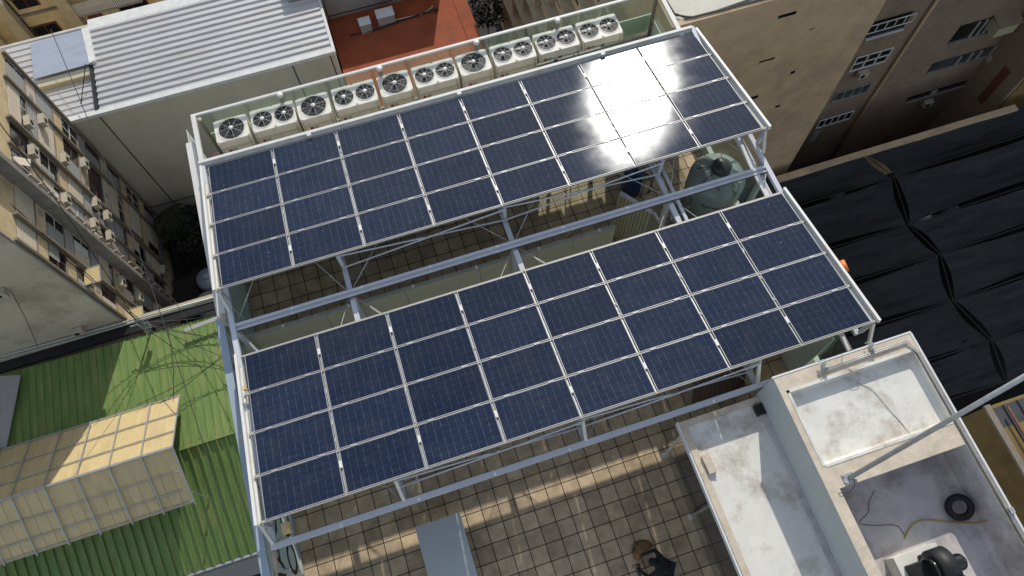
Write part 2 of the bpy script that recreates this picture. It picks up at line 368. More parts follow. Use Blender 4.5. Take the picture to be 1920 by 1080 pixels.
# ---- glass screens round the terrace
sc = thing('glass_screen', 'tall west glass wind screen beside the green roof, black lettering at its lower end', 'glass screen', (-.5, 2, FZ), group='glass screens round the terrace')
b = MB()
ys = [-9.4 + 1.75*k for k in range(13)]
for a in ys[:-1]: b.box(-.52, a+.01, FZ+.1, -.508, a+1.74, -1.3)
part('glass_pane', b, 'glass_west', sc)
b = MB(); b.box(-.63, -9.4, -1.3, -.43, 5.5, -1.22); part('top_rail', b, 'screen_cap', sc)
b = MB(); b.box(-.56, 5.503, -1.28, -.33, 11.0, -1.15); part('top_rail', b, 'screen_cap_white', sc)
for y_ in (3.2, 4.2, 1.1):
    b = MB(); b.box(-.5, y_, FZ+.3, -.44, y_+.08, -1.32); part('mullion', b, 'frost_shade', sc)
for y_ in (5.33, 2.2, -2.3):
    b = MB(); b.lathe((-.34, y_, 0), [(.001, -.88), (.11, -.88), (.11, FZ), (.001, FZ)], 20); part('column', b, 'cream_col', sc)
b = MB(); b.box(-.6, -9.4, FZ-.0, -.47, 11.5, FZ+.12); part('bottom_rail', b, 'panel_cap', sc)
# lettering printed on the inner side of the glass, reads along the screen
def letters(txt, y, z, size, parent):
    # local x -> +Y, local y -> -Z (read from inside), normal -> +X
    M = Matrix.Translation((-.50, y, z)) @ Matrix(((0, 0, 1), (0, 1, 0), (-1, 0, 0))).to_4x4() if False else \
        Matrix.Translation((-.50, y, z)) @ Matrix(((0, 0, -1, 0), (-1, 0, 0, 0), (0, 1, 0, 0), (0, 0, 0, 1)))
    o = text_mesh(txt, size, 'letter', parent, Matrix.Translation((2*0, 0, 0)) @ M, .003)
    o.location = -parent.location
    return o
letters('NOO', 1.95, -3.9, 1.15, sc)
letters('COAE', 1.7, -2.7, 1.1, sc)
sn = thing('glass_screen', 'long north glass screen behind the row of outdoor units, thin cream top rail', 'glass screen', (7, 11.6, DZ), group='glass screens round the terrace')
b = MB()
for k in range(8):
    x0 = -.05 + k*1.74; b.box(x0+.01, 11.62, DZ+.1, x0+1.73, 11.632, -.9)
part('glass_pane', b, 'glass', sn)
b = MB(); b.box(-.2, 11.585, -.89, 13.95, 11.655, -.83); part('top_rail', b, 'white_steel', sn)
b = MB(); b.box(.0, 11.64, DZ+.25, 1.2, 11.66, DZ+1.0); b.box(12.2, 11.64, DZ+.25, 13.85, 11.66, DZ+1.0); part('frosted_band', b, 'frost', sn)
b = MB(); b.box(-.1, 11.5, DZ, 13.9, 11.56, DZ+.22); part('kerb', b, 'panel_cap', sn)
for x_ in (-.02, 2.3, 5.2, 8.1, 10.6, 13.72):
    b = MB(); b.lathe((x_ + .02, 11.44 if x_ < 0 or x_ > 13 else 11.5, 0), [(.001, -.86), (.075, -.86), (.075, -.9), (.06, -.9), (.06, DZ), (.001, DZ)], 18); part('post', b, 'cream_col', sn)
for x_ in (2.3, 5.2, 8.1, 10.6):
    b = MB(); b.lathe((x_+.02, 11.5, 0), [(.001, -.8), (.085, -.8), (.085, -.86), (.001, -.86)], 18); part('post_cap', b, 'white_steel', sn)
se = thing('glass_screen', 'east glass screen beside the brown building and the black water tank', 'glass screen', (13.9, 6, DZ), group='glass screens round the terrace')
b = MB()
for k in range(7):
    y0 = -.3 + k*1.7; b.box(13.86, y0+.01, FZ+.6, 13.872, y0+1.69, -.92)
part('glass_pane', b, 'glass', se)
b = MB(); b.box(13.8, -.3, -.92, 13.93, 11.55, -.85); part('top_rail', b, 'white_steel', se)
b = MB(); b.box(13.78, 9.6, DZ+.2, 13.8, 11.5, DZ+.95); part('frosted_band', b, 'frost', se)
b = MB(); b.box(13.74, .1, FZ, 13.79, 3.2, -1.1); part('frosted_band', b, 'frost', se)
b = MB(); b.box(13.72, 9.6, DZ, 13.775, 11.5, DZ+.25); part('kerb', b, 'panel_cap', se)
# ---- west side bar between screen corner and pergola
# ================================================================ PERGOLA
T = .18922; PX = 1.78; PY = 1.0505
AZ = {'lower': (0.0, 0.0, 0.0), 'upper': (-0.0193, 5.693, -.06)}
pg = thing('steel_pergola', 'pale grey steel pergola frame on tall posts carrying both solar arrays', 'pergola', (7, 5, FZ))
BZ = -.86   # centre of the beams
def pb(name, a, b_, w, h, m='steel_paint'):
    q = MB(); q.bar(a, b_, w, h); return part(name, q, m, pg)
pb('beam', (-.2, -.42, BZ), (14.15, -.42, BZ), .13, .12)
q = MB(); q.tube([(-.18, -.47, -1.0), P(518, 1085, z=-1.5), P(515, 1120, z=-1.5)], .05, 10); part('loose_pipe', q, 'beige_ledge', pg)
q = MB(); q.bar((-.06, 4.99, BZ), (14.15, 4.99, BZ), .07, .12); q.bar((-.06, 4.9, BZ-.03), (14.15, 4.9, BZ-.03), .11, .05); q.bar((-.06, 4.86, BZ-.01), (14.15, 4.86, BZ-.01), .03, .1)
part('beam', q, 'steel_paint', pg)
q = MB(); q.bar((-.2, 9.955, BZ+.06), (14.2, 9.955, BZ+.06), .085, .1); q.bar((-.1, 9.89, BZ-.1), (14.15, 9.89, BZ-.1), .04, .2)
part('beam', q, 'white_steel', pg)
for x_ in (2.83, 7.13, 11.42):
    pb('cross_beam', (x_, -.345, BZ-.13), (x_, 4.80, BZ-.13), .13, .11); pb('cross_beam', (x_, 5.03, BZ-.13), (x_, 9.93, BZ-.13), .13, .11)
    q = MB(); q.box(x_-.06, 9.83, BZ+.02, x_+.06, 9.91, BZ+.113); part('splice_plate', q, 'white_steel', pg)
pb('cross_beam', (11.62, 3.9, BZ-.1), (11.62, 6.4, BZ-.1), .08, .08)
pb('side_beam', (-.13, -.345, BZ), (-.13, 10.0, BZ), .13, .12)
pb('side_beam', (-.13, 10.01, BZ+.02), (-.13, 11.55, BZ+.02), .12, .1, 'white_steel')
pb('side_beam', (14.22, .0, BZ), (14.22, 10.0, BZ), .12, .12)
pb('side_beam', (14.02, 4.0, BZ-.15), (14.02, 6.2, BZ-.15), .06, .14)
for x_ in (-.13, 2.83, 7.13, 11.42, 14.22):
    for y_ in (-.42, 4.93, 9.98):
        if y_ < 0: continue
        q = MB(); q.box(x_-.06, y_-.06, FZ, x_+.06, y_+.06, BZ-.063); part('post', q, 'steel_paint', pg)
for an, (ax, ay, az) in AZ.items():
    for x_ in (-.13, 2.83, 7.13, 11.42, 14.30):
        q = MB(); q.bar((x_, ay+.03, BZ+.05), (x_, ay-.0, az-.08), .09, .09, (0, 1, 0)); part('upright', q, 'steel_paint', pg)
        # sloping rafter under the panels
        q = MB(); q.bar((x_, ay-.02, az-.10), (x_, ay+4.1, az-.885), .08, .07); part('rafter', q, 'white_steel' if x_ in (-.13, 14.3) else 'steel_paint', pg)
        # little outrigger from the frame line out to the upright
        if x_ in (-.13, 14.30) or an == 'lower':
            q = MB(); q.bar((x_, ay-.36 if an == 'lower' else ay-.3, BZ+.06), (x_, ay-.02, az-.13), .07, .07); part('bracket', q, 'white_steel', pg)
    xs = (2.83, 7.13, 11.42)
    for i in range(2):
        q = MB(); q.tube([(xs[i], ay-.03, az-.1), (xs[i+1], ay-.06, BZ+.1)], .022, 8); part('brace', q, 'steel_paint', pg)
        q = MB(); q.tube([(xs[i], ay-.06, BZ+.1), (xs[i+1], ay-.09, az-.1)], .022, 8); part('brace', q, 'steel_paint', pg)
# fascia box rails along the array ends
for an, (ax, ay, az) in AZ.items():
    for x_ in (-.17, 14.38):
        q = MB(); q.bar((x_, ay-.05, az+.01), (x_ - (.06 if x_ > 5 else 0), ay+4.2, az-.79), .065, .12); part('edge_rail', q, 'white_steel', pg)
# rails with clamps between the rows
n_cl = 0
cT, sT = math.cos(T), math.sin(T)
for an, (ax, ay, az) in AZ.items():
    for j in range(5):
        yy = ay + j*PY*cT; zz = az - j*PY*sT
        q = MB(); q.bar((ax-.1, yy, zz-.035), (ax+8*PX+.08, yy, zz-.035), .05 if j in (0, 4) else .072, .045, (0, sT, cT)); rl = part('rail', q, 'alu_rail', pg)
        if 0 < j < 4:
            for i in range(8):
                for fx in (.2, .8):
                    xc = ax + (i+fx)*PX
                    q = MB(); q.bar((xc-.075, yy, zz+.006), (xc+.075, yy, zz+.006), .05, .012, (0, sT, cT)); q.build('clamp', 'alu', rl)
    for i in range(1, 8):     # cross rails seen down the gaps between columns
        xc = ax + i*PX
        q = MB(); q.bar((xc, ay+.02, az-.06), (xc, ay+4*PY*cT-.02, az-4*PY*sT-.06), .03, .03, (0, sT, cT)); part('gap_rail', q, 'galv', pg)
        yk = .62 if an == 'lower' else .5
        for kk in (yk, 3.6):
            q = MB(); q.bar((xc, ay+kk*cT, az-kk*sT+.004), (xc, ay+(kk+.17)*cT, az-(kk+.17)*sT+.004), .06, .014, (0, sT, cT)); part('splice_plate', q, 'white_steel', pg)
        for kk in [random.uniform(.9, 3.4) for _ in range(3)]:
            q = MB(); q.bar((xc+random.choice((-.015, .015)), ay+kk*cT, az-kk*sT-.02), (xc, ay+(kk+.05+.1*random.random())*cT, az-(kk+.1)*sT-.02), .018, .01, (0, sT, cT)); part('splice_plate', q, 'white_steel', pg)
# wire rope ties with turnbuckles
def tie(a, b_, tb=.75):
    a = Vector(a); b_ = Vector(b_)
    q = MB(); q.tube([a, b_], .009, 6); t0 = a.lerp(b_, tb); d = (b_-a).normalized()
    q.bar(t0-d*.13+Vector((.02, 0, 0)), t0+d*.13+Vector((.02, 0, 0)), .012, .012); q.bar(t0-d*.13-Vector((.02, 0, 0)), t0+d*.13-Vector((.02, 0, 0)), .012, .012)
    q.tube([t0-d*.16, t0-d*.12], .022, 6); q.tube([t0+d*.12, t0+d*.16], .022, 6)
    part('tie_rod', q, 'wire_rope', pg)
X4 = (-.1, 2.83, 7.13, 11.42, 14.2)
for i in range(4):
    for (ya, yb) in ((-.42, 4.9), (4.99, 9.95)):
        if i == 3 and ya < 0:
            tie((11.5, -.3, BZ), (14.1, 4.8, BZ), .3); tie((11.5, 4.8, BZ), (14.2, .15, BZ), .85)
        else:
            tie((X4[i]+.07, ya+.06, BZ-.02), (X4[i+1]-.07, yb-.06, BZ-.02), .12); tie((X4[i]+.07, yb-.06, BZ-.04), (X4[i+1]-.07, ya+.06, BZ-.04), .1)
# small wooden packers
for p_, lb in ((P(537, 990, z=-.5), 'pale wooden packing block under the bottom left corner of the lower array'), (P(459, 728, z=-.35), 'small wooden packing block on the left edge rail of the lower array')):
    s_ = .09 if p_.y < .1 else .035
    tag(MB().box(p_.x-s_, p_.y-s_*1.3, p_.z-.08, p_.x+s_, p_.y+s_*1.3, p_.z+.06).build('wood_block', 'pine'), lb, 'wood block')
# ================================================================ SOLAR PANELS
FW = 1.728; FH = 1.018
def make_panel():
    r = thing('solar_panel', 'x', 'solar panel', group='solar panels on the pergola')
    q = MB(); e = .016; h = .035
    q.box(0, 0, -h, FW, e, 0); q.box(0, FH-e, -h, FW, FH, 0); q.box(0, e, -h, e, FH-e, 0); q.box(FW-e, e, -h, FW, FH-e, 0)
    f = q.build('frame', 'alu', r)
    q = MB(); q.box(e, e, -.012, FW-e, FH-e, -.003); q.build('glass', 'solar_cells', r)
    return r
pr = make_panel(); first = True
for an, (ax, ay, az) in AZ.items():
    for j in range(4):
        for i in range(8):
            row = ORD[3-j]
            lab = 'dark blue solar panel, %s from left in the %s row of the %s array' % (ORD[i], row, an)
            if an == 'upper' and i in (5, 6) and j > 0 : lab = 'solar panel in sun glare, %s from left in the %s row of the upper array' % (ORD[i], row)
            yy = j*PY + .016
            loc = Vector((ax + i*PX + .026, ay + yy*cT, az - yy*sT + .004))
            o = pr if first else dup(pr, loc, lab); first = False
            o.location = loc; o['label'] = lab
            o.rotation_euler = (-T + random.gauss(0, .0025), random.gauss(0, .002), 0)
# ================================================================ OUTDOOR UNITS
AT = -1.1; AH = 1.69; AD = .765; AY = 10.68
def make_ac(W, nf, low=False):  # low: body shortened on an added open stand so sun reaches the floor
    r = thing('outdoor_unit', 'x', 'outdoor unit', (0, 0, AT-AH), group='outdoor units in a row behind the upper array')
    q = MB(); q.box(0, 0,   .08 if not low else AH-.38, W, AD, AH-.03); q.box(.05, .05, 0 if not low else AH-.41, W-.05, AD-.05, .08 if not low else AH-.38); body = q.build('casing', 'ac_case', r)
    # top plate with round openings: plate ring built per fan
    q = MB(); cw = W/nf; R = .275 if nf == 2 else .36; zt = AH
    for k in range(nf):
        cx, cy = cw*(k+.5), AD/2; N = 40
        def edge(a):
            dx, dy = math.cos(a), math.sin(a); t = min((cw/2)/abs(dx) if abs(dx) > 1e-6 else 9, (AD/2)/abs(dy) if abs(dy) > 1e-6 else 9); return (cx+dx*t, cy+dy*t)
        for m_ in range(N):
            a0, a1 = 2*math.pi*m_/N, 2*math.pi*(m_+1)/N
            p0 = (cx+R*math.cos(a0), cy+R*math.sin(a0)); p1 = (cx+R*math.cos(a1), cy+R*math.sin(a1)); e0, e1 = edge(a0), edge(a1)
            q.quad((*p0, zt), (*e0, zt), (*e1, zt), (*p1, zt)); q.quad((*p0, zt), (*p1, zt), (*p1, zt-.2), (*p0, zt-.2))
    q.box(-.004, -.004, AH-.06, 0, AD, AH+.001); q.box(W, -.004, AH-.06, W+.004, AD, AH+.001); q.box(-.004, -.008, AH-.06, W+.004, -.004, AH+.001)
    q.build('top_plate', 'ac_case', r)
    q = MB()
    for k in range(nf): q.lathe((cw*(k+.5), AD/2, 0), [(.001, AH-.028), (R, AH-.028)], 32)
    for k in range(nf): pass
    q.build('fan_well', 'ac_dark', r)
    for k in range(nf):
        q = MB(); cx, cy = cw*(k+.5), AD/2; ph = random.random()
        for m_ in range(4):
            a = ph + m_*math.pi/2; pts = []
            for t in range(7):
                aa = a + t*.16
                pts.append((aa, .08 + 0*t))
            for t in range(6):
                a0, a1 = a+t*.17, a+(t+1)*.17
                q.quad((cx+.07*math.cos(a0), cy+.07*math.sin(a0), AH-.02+.002*t), (cx+R*.92*math.cos(a0), cy+R*.92*math.sin(a0), AH-.022+.002*t), (cx+R*.92*math.cos(a1), cy+R*.92*math.sin(a1), AH-.02+.002*t), (cx+.07*math.cos(a1), cy+.07*math.sin(a1), AH-.018+.002*t))
        q.build('fan_blades', 'ac_blade', r)
    for k in range(nf):
        cx, cy = cw*(k+.5), AD/2; q = MB()
        for m_ in range(8):
            a = m_*math.pi/4 + .1; q.tube([(cx+.03*math.cos(a), cy+.03*math.sin(a), AH+.05), (cx+R*.8*math.cos(a), cy+R*.8*math.sin(a), AH+.045), (cx+R*1.1*math.cos(a), cy+R*1.1*math.sin(a), AH+.004)], .0034, 5)
        for rr, zz in ((R*1.1, AH+.004), (R*1.02, AH+.03)):
            q.tube([(cx+rr*math.cos(2*math.pi*t/36), cy+rr*math.sin(2*math.pi*t/36), zz) for t in range(37)], .0035, 4)
        for rr in (R*.5, R*.8):
            q.tube([(cx+rr*math.cos(2*math.pi*t/28), cy+rr*math.sin(2*math.pi*t/28), AH+.044) for t in range(29)], .001, 3, cap=False)
        g = q.build('fan_guard', 'ac_case', r)
        q = MB(); q.lathe((cx, cy, 0), [(.001, AH+.066), (.05, AH+.064), (.062, AH+.05), (.062, AH+.04)], 20); q.build('guard_hub', 'white_steel', g)
    if low:
        q = MB()
        for lx_ in (.01, W-.04): q.box(lx_, .36, 0, lx_+.03, .39, AH-.4)
        q.box(.01, .365, .3, W-.01, .385, .33)
        q.build('added_stand', 'galv', r)
    # front seams, handle, logo
    q = MB(); zf = AH-.62
    for zc in ((AH-.3, AH-.36, AH-.9) if not low else (AH-.33, AH-.3)): q.box(.03, -.0075, zc, W-.03, -.001, zc+.006)
    for xc in (.035, W-.09, W-.05): q.box(xc, -.0076, .1 if not low else AH-.37, xc+.007, -.001, AH-.07)
    if nf == 2 and not low: q.box(W*.5-.06, -.009, AH-.72, W*.5+.06, -.001, AH-.52)
    if low: q.box(W*.5-.06, -.009, AH-.37, W*.5+.06, -.001, AH-.27)
    q.build('front_seam', 'seam', r)
    q = MB(); lx = .16 if nf == 2 else .22; lz = AH-.44 if not low else AH-.27
    Mx = Matrix.Rotation(math.pi/2, 4, 'X'); q.lathe((lx, -.006, lz), [(.001, .012), (.045, .012), (.045, .0)], 20, M=Mx); q.build('logo_disc', 'red_logo', r)
    M = Matrix.Translation((lx+.065, -.010, lz-.036)) @ Matrix.Rotation(math.pi/2, 4, 'X')
    text_mesh('LG', .105, 'grey_logo', r, M, .003, 'logo_letters')
    return r
ac3 = make_ac(1.24, 2, True); ac2 = make_ac(1.24, 2); ac1 = make_ac(.92, 1)
seq = [(.30, 1), (1.34, 2), (2.66, 1), (3.70, 2), (5.05, 1), (6.09, 2), (7.42, 1), (8.47, 2), (9.81, 2), (11.16, 2)]
used = set()
for k, (x_, nf) in enumerate(seq):
    lab = 'outdoor unit with %s, %s from the left in the row of units' % ('two fans' if nf > 1 else 'one large fan', ORD[k])
    if k > 7: nf = 3
    src = {1: ac1, 2: ac2, 3: ac3}[nf]
    loc = (x_, AY + random.uniform(-.015, .015), AT-AH)
    if nf in used: dup(src, loc, lab)
    else: src.location = loc; src['label'] = lab; used.add(nf)
# ================================================================ TERRACE CONTENTS
# added unseen partition that blocks the sun except for patches on the floor
pw = thing('added_sun_baffle', 'added unseen cream partition under the upper array, its openings shaping the sun patches', 'partition', (7, 10, FZ))
q = MB(); q.box(-.1, 9.7, FZ, 1.15, 9.78, -1.0); part('panel', q, 'panel_cream', pw); q = MB(); q.box(1.5, 9.7, FZ, 9.6, 9.78, -1.0); part('panel', q, 'panel_cream', pw)
q = MB(); q.box(11.85, 9.7, FZ, 14.34, 9.78, -1.0); part('panel', q, 'panel_cream', pw)
mw = thing('partition_wall', 'long low cream panel wall across the terrace between the two arrays', 'partition', (5, 5.2, FZ))
xs_ = [-.3, 1.9, 4.1, 6.2, 7.85, 8.9, 10.15]
for a, b_ in zip(xs_[:-1], xs_[1:]):
    q = MB(); q.box(a+.008, 5.165, FZ, b_-.008, 5.215, -2.13); part('panel', q, 'panel_cream', mw)
q = MB(); q.box(-.3, 5.15, -2.127, 10.15, 5.245, -2.09); part('cap', q, 'panel_cap', mw)
for x_ in (7.55, 7.95):
    tag(MB().bar(P(1078, 430, z=-2.3) if x_ < 7.7 else P(1086, 425, z=-2.3), (x_+.25 if x_ < 7.7 else x_+.1, 5.6, FZ+.2), .06, .05).build('timber_prop', 'pine' if x_ < 7.7 else 'panel_cap'), 'thin wooden prop leaning by the low wall, %s one' % ('paler left' if x_ < 7.7 else 'greyer right'), 'prop', 'props behind the low wall')
# tall sheet panels leaning
def leaf(pts, z0, z1, th, name, m, label, cat, lean=(0, 0)):
    a = P(*pts[0], z=z1); b_ = P(*pts[1], z=z1); r = thing(name, label, cat, (a.x, a.y, z0))
    d = (b_-a); d.z = 0; nrm = Vector((-d.y, d.x, 0)).normalized()*th
    A0, B0 = Vector((a.x+lean[0], a.y+lean[1], z0)), Vector((b_.x+lean[0], b_.y+lean[1], z0)); 
    q = MB(); q.prism([A0, B0, b_, a], nrm); part('panel', q, m, r)
    q = MB(); u = (b_-a)/10
    for k in range(1, 10):
        q.bar(A0+u*k-nrm*.15, a+u*k-nrm*.15, .008, .01)
    part('groove', q, 'joint', r)
    q = MB(); q.bar(a+nrm*.5+Vector((0, 0, .012)), b_+nrm*.5+Vector((0, 0, .012)), th+.02, .02); part('edge_trim', q, 'flashing', r); return r
leaf([(1161, 363), (1221, 400)], FZ, -2.15, .09, 'leaning_panel', 'sheet_cream', 'ribbed cream sheet panel standing on edge beside the low wall', 'panel')
leaf([(1224, 399), (1242, 428)], FZ, -2.2, .06, 'leaning_panel', 'panel_cream', 'narrow pale panel standing close behind the ribbed cream panel', 'panel')
# water tank
def tank(name, cx, cy, z0, r, h, m, label, lid='tank_lid', txt=None, cat='water tank', group=None):
    t = thing(name, label, cat, (cx, cy, z0), group=group)
    q = MB(); q.lathe((0, 0, 0), [(r*.9, 0), (r*.97, .05), (r*.94, h*.18), (r*.97, h*.2), (r*.94, h*.4), (r, h*.44), (r, h*.74), (r*.98, h*.78), (r*.8, h*.88), (r*.42, h*.97), (r*.3, h*.98), (.001, h*.98)], 48)
    q.build('body', m, t)
    q = MB(); q.lathe((0, 0, 0), [(r*.34, h*.96), (r*.35, h*1.04), (r*.3, h*1.065), (r*.1, h*1.07), (.001, h*1.07)], 32); l = q.build('lid', lid, t)
    for k in range(8):
        q = MB(); a = k*math.pi/4+.3; q.prism([Vector((math.cos(a-.035)*r*.38, math.sin(a-.035)*r*.38, h*.985)), Vector((math.cos(a+.035)*r*.38, math.sin(a+.035)*r*.38, h*.985)), Vector((math.cos(a+.012)*r*.82, math.sin(a+.012)*r*.82, h*.895)), Vector((math.cos(a-.012)*r*.82, math.sin(a-.012)*r*.82, h*.895))], (0, 0, .02)); q.build('rib', lid, t)
    if txt:
        for k, ch in enumerate(txt):
            a = math.radians(-112 + (k-(len(txt)-1)/2)*7.2)
            M = Matrix.Translation((math.cos(a)*(r+.004), math.sin(a)*(r+.004), h*.56)) @ Matrix.Rotation(a+math.pi/2, 4, 'Z') @ Matrix.Rotation(math.pi/2, 4, 'X') @ Matrix.Translation((-.05, 0, 0))
            text_mesh(ch, .17, 'letter', t, M, .003)
    return t
c0 = P(1352, 316, z=-2.15)
wt = tank('water_tank', c0.x, c0.y, FZ, .82, 2.2, 'tank_grey', 'big grey plastic water tank with round dark lid under the pergola beam', txt='Rotoplas')
q = MB(); a = P(1377, 338, z=-2.0); q.tube([a, a+Vector((.12, -.12, -.05)), a+Vector((.12, -.2, -.35)), a+Vector((.0, -.3, -1.9))], .045, 10); part('outlet_pipe', q, 'pvc', wt)
b_ = P(1190, 322, z=-3.2)
bt = thing('blue_barrel', 'dark blue plastic barrel in the shade under the upper array', 'barrel', (b_.x, b_.y, FZ))
q = MB(); q.lathe((0, 0, 0), [(.28, 0), (.3, .05), (.3, .42), (.32, .45), (.3, .48), (.3, .95), (.26, 1.02), (.001, 1.02)], 28); q.build('drum', 'blue_plastic', bt)
q = MB(); q.lathe((.12, .05, 0), [(.04, 1.02), (.04, 1.05), (.001, 1.05)], 12); q.build('cap', 'black', bt)
pz = thing('pipework', 'grey pump pipes and valves standing between the tank and the leaning panels', 'pipes', (12, 5.2, FZ))
for k, (ux, uy) in enumerate(((1212, 330), (1228, 322), (1258, 420), (1275, 400), (1240, 445), (1290, 385))):
    a = P(ux, uy, z=-3.1); q = MB(); q.tube([(a.x, a.y, FZ), a, a+Vector((.1, .25, .02)), a+Vector((.12, .3, -.6))], .035+.012*(k % 2), 8); q.lathe(a, [(.06, -.08), (.065, 0), (.06, .08)], 10); part('pipe', q, 'galv', pz)
q = MB(); q.lathe((12.3, 4.5, FZ), [(.2, 0), (.22, .1), (.22, .4), (.1, .5), (.001, .52)], 20); part('pump', q, 'tank_lid', pz)
# white cabinet near the bottom
wc = thing('white_cabinet', 'long pale grey cabinet standing on the tiles below the lower array', 'cabinet', (3.2, -2, FZ))
q = MB(); q.box(2.67, -4.2, FZ+.05, 3.78, -.66, -3.43); part('body', q, 'cabinet', wc)
q = MB(); q.box(2.64, -4.23, -3.427, 3.81, -.63, -3.4); part('top', q, 'cabinet', wc)
q = MB()
for xx in (2.75, 3.6):
    for yy in (-4.1, -.8): q.box(xx, yy, FZ, xx+.1, yy+.1, FZ+.05)
part('foot', q, 'black', wc)
# timber seen under the lower array at the right
tb = thing('timber_stack', 'dark timber boards stacked upright under the right end of the lower array', 'timber', (11, .4, FZ))
for k in range(15):
    a = P(1310+8.5*k, 735-3.2*k, z=-3.2); q = MB(); q.bar((a.x, a.y-.2, FZ), (a.x+.05, a.y+.35, -3.1+.1*random.random()), .1, .03); part('board', q, 'deck', tb)
a = P(1405, 690, z=-3.6)
tag(MB().box(a.x-.16, a.y-.35, FZ+.3, a.x+.16, a.y+.4, a.z+.05).build('wooden_crate', 'pine'), 'pale sunlit wooden crate under the bottom right of the lower array', 'crate')
# orange valve
ov = thing('orange_valve', 'bright orange pipe tee fixed outside the right edge of the lower array', 'pipe tee', (14.5, 1.9, -.8))
a = P(1577, 490, z=-.75); b_ = P(1586, 509, z=-.75); q = MB(); q.tube([a, b_], .085, 16); part('run', q, 'orange', ov)
q = MB(); c_ = a.lerp(b_, .72); q.tube([c_, c_+Vector((-.14, -.02, 0))], .07, 14); part('branch', q, 'orange', ov)
# ================================================================ STAIR HOUSE AND LIFT TOWER
TZ = .4
tw = thing('lift_tower', 'tall white roofed lift tower at the lower right, its parapet holding a mast', 'lift tower', (13.5, -4, FZ))
x0, x1, yN, yS = 11.32, 14.66, -.58, -9.5
r1 = (11.52, -2.62, 14.5, -.99)      # upper pit
r2 = (11.58, -9.2, 14.5, -3.15)     # lower pit
q = MB()
q.quad((x0, yN, TZ), (x0, yS, TZ), (x0, yS, -8), (x0, yN, -8)); q.quad((x1, yN, TZ), (x0, yN, TZ), (x0, yN, -8), (x1, yN, -8)); q.quad((x1, yS, TZ), (x1, yN, TZ), (x1, yN, GZ), (x1, yS, GZ)); q.quad((x0, yS, TZ), (x1, yS, TZ), (x1, yS, GZ), (x0, yS, GZ))
part('wall', q, 'tower_wall', tw)
q = MB()
def top(a, b_, c, d): q.quad((a, b_, TZ), (c, b_, TZ), (c, d, TZ), (a, d, TZ))
top(x0, r1[3], x1, yN); top(x0, r1[1], r1[0], r1[3]); top(r1[2], r1[1], x1, r1[3]); top(x0, r2[3], x1, r1[1]); top(x0, yS, r2[0], r2[3]); top(r2[2], yS, x1, r2[3]); top(r2[0], yS, r2[2], r2[1])
part('parapet_top', q, 'parapet_cement', tw)
def pit(r, zb, m, bev):
    q = MB(); a, c, b_, d = r
    A = [(a, c), (b_, c), (b_, d), (a, d)]; B = [(a+bev, c+bev), (b_-bev*1.8, c+bev), (b_-bev*1.8, d-bev*.6), (a+bev, d-bev*.6)]
    for k in range(4):
        k2 = (k+1) % 4; q.quad((*A[k], TZ-.001), (*A[k2], TZ-.001), (*A[k2], zb+.08), (*A[k], zb+.08)); q.quad((*A[k], zb+.08), (*A[k2], zb+.08), (*B[k2], zb), (*B[k], zb))
    q.quad(*[(*p, zb) for p in B]); return part('roof_pit', q, m, tw)
pit(r1, TZ-.2, 'white_membrane', .06)
pit(r2, TZ-1.05, 'pit_membrane', .05)
q = MB(); q.box(r1[0]-.06, r1[1]-.02, TZ, r1[0]+.0, r1[3]+.06, TZ+.012); q.box(r1[0]-.06, r1[3], TZ, r1[2], r1[3]+.07, TZ+.012); q.box(r1[2], r1[1], TZ, r1[2]+.05, r1[3]+.07, TZ+.012); q.box(r1[0], r1[1]-.06, TZ, r1[2], r1[1], TZ+.012)
part('painted_lip', q, 'white_membrane', tw)
q = MB(); q.box(x0-.02, yN-.01, TZ-.05, x1+.02, yN+.03, TZ+.012); q.box(x1-.01, yS, TZ-.05, x1+.035, yN-.012, TZ+.012)
part('edge_trim', q, 'flashing', tw)
# conduits
cn = thing('roof_conduit', 'run of thin grey conduits along the parapet edges of the lift tower', 'conduit', (13.5, -.6, TZ))
pA = P(1533, 697, z=TZ+.05); pB = P(1700, 638, z=TZ+.05)
for k in range(2):
    o_ = Vector((0, -.035*k, 0)); q = MB(); q.tube([pA+o_, P(1640, 659, z=TZ+.05)+o_, pB+o_+Vector((-.03*k, 0, 0)), Vector((14.6-.04*k, pB.y-.35, TZ+.04)), Vector((14.6-.04*k, -9.4, TZ+.04))], .014, 6); part('pipe', q, 'galv', cn)
q = MB(); q.tube([(14.53, -.95, TZ+.03), (14.53, -9.4, TZ+.03)], .01, 6); part('pipe', q, 'cable', cn)
for (u, v, s_) in ((1547, 685, .06), (1636, 650, .06)):
    a = P(u, v, z=TZ+.1); q = MB(); q.box(a.x-s_*.7, a.y-s_, TZ, a.x+s_*.5, a.y+s_, TZ+.17); q.tube([(a.x, a.y+.02, TZ+.17), (a.x-.05, a.y+.1, TZ+.26), (a.x-.12, a.y+.12, TZ+.1)], .012, 6); part('junction_box', q, 'pvc', cn)
    q = MB(); q.box(a.x+s_*.55, a.y-.03, TZ+.02, a.x+s_*1.1, a.y+.04, TZ+.1); part('socket', q, 'black', cn)
a = P(1895, 957, z=TZ+.03); q = MB(); q.box(a.x-.05, a.y-.06, TZ, a.x+.05, a.y+.06, TZ+.08); part('junction_box', q, 'galv', cn)
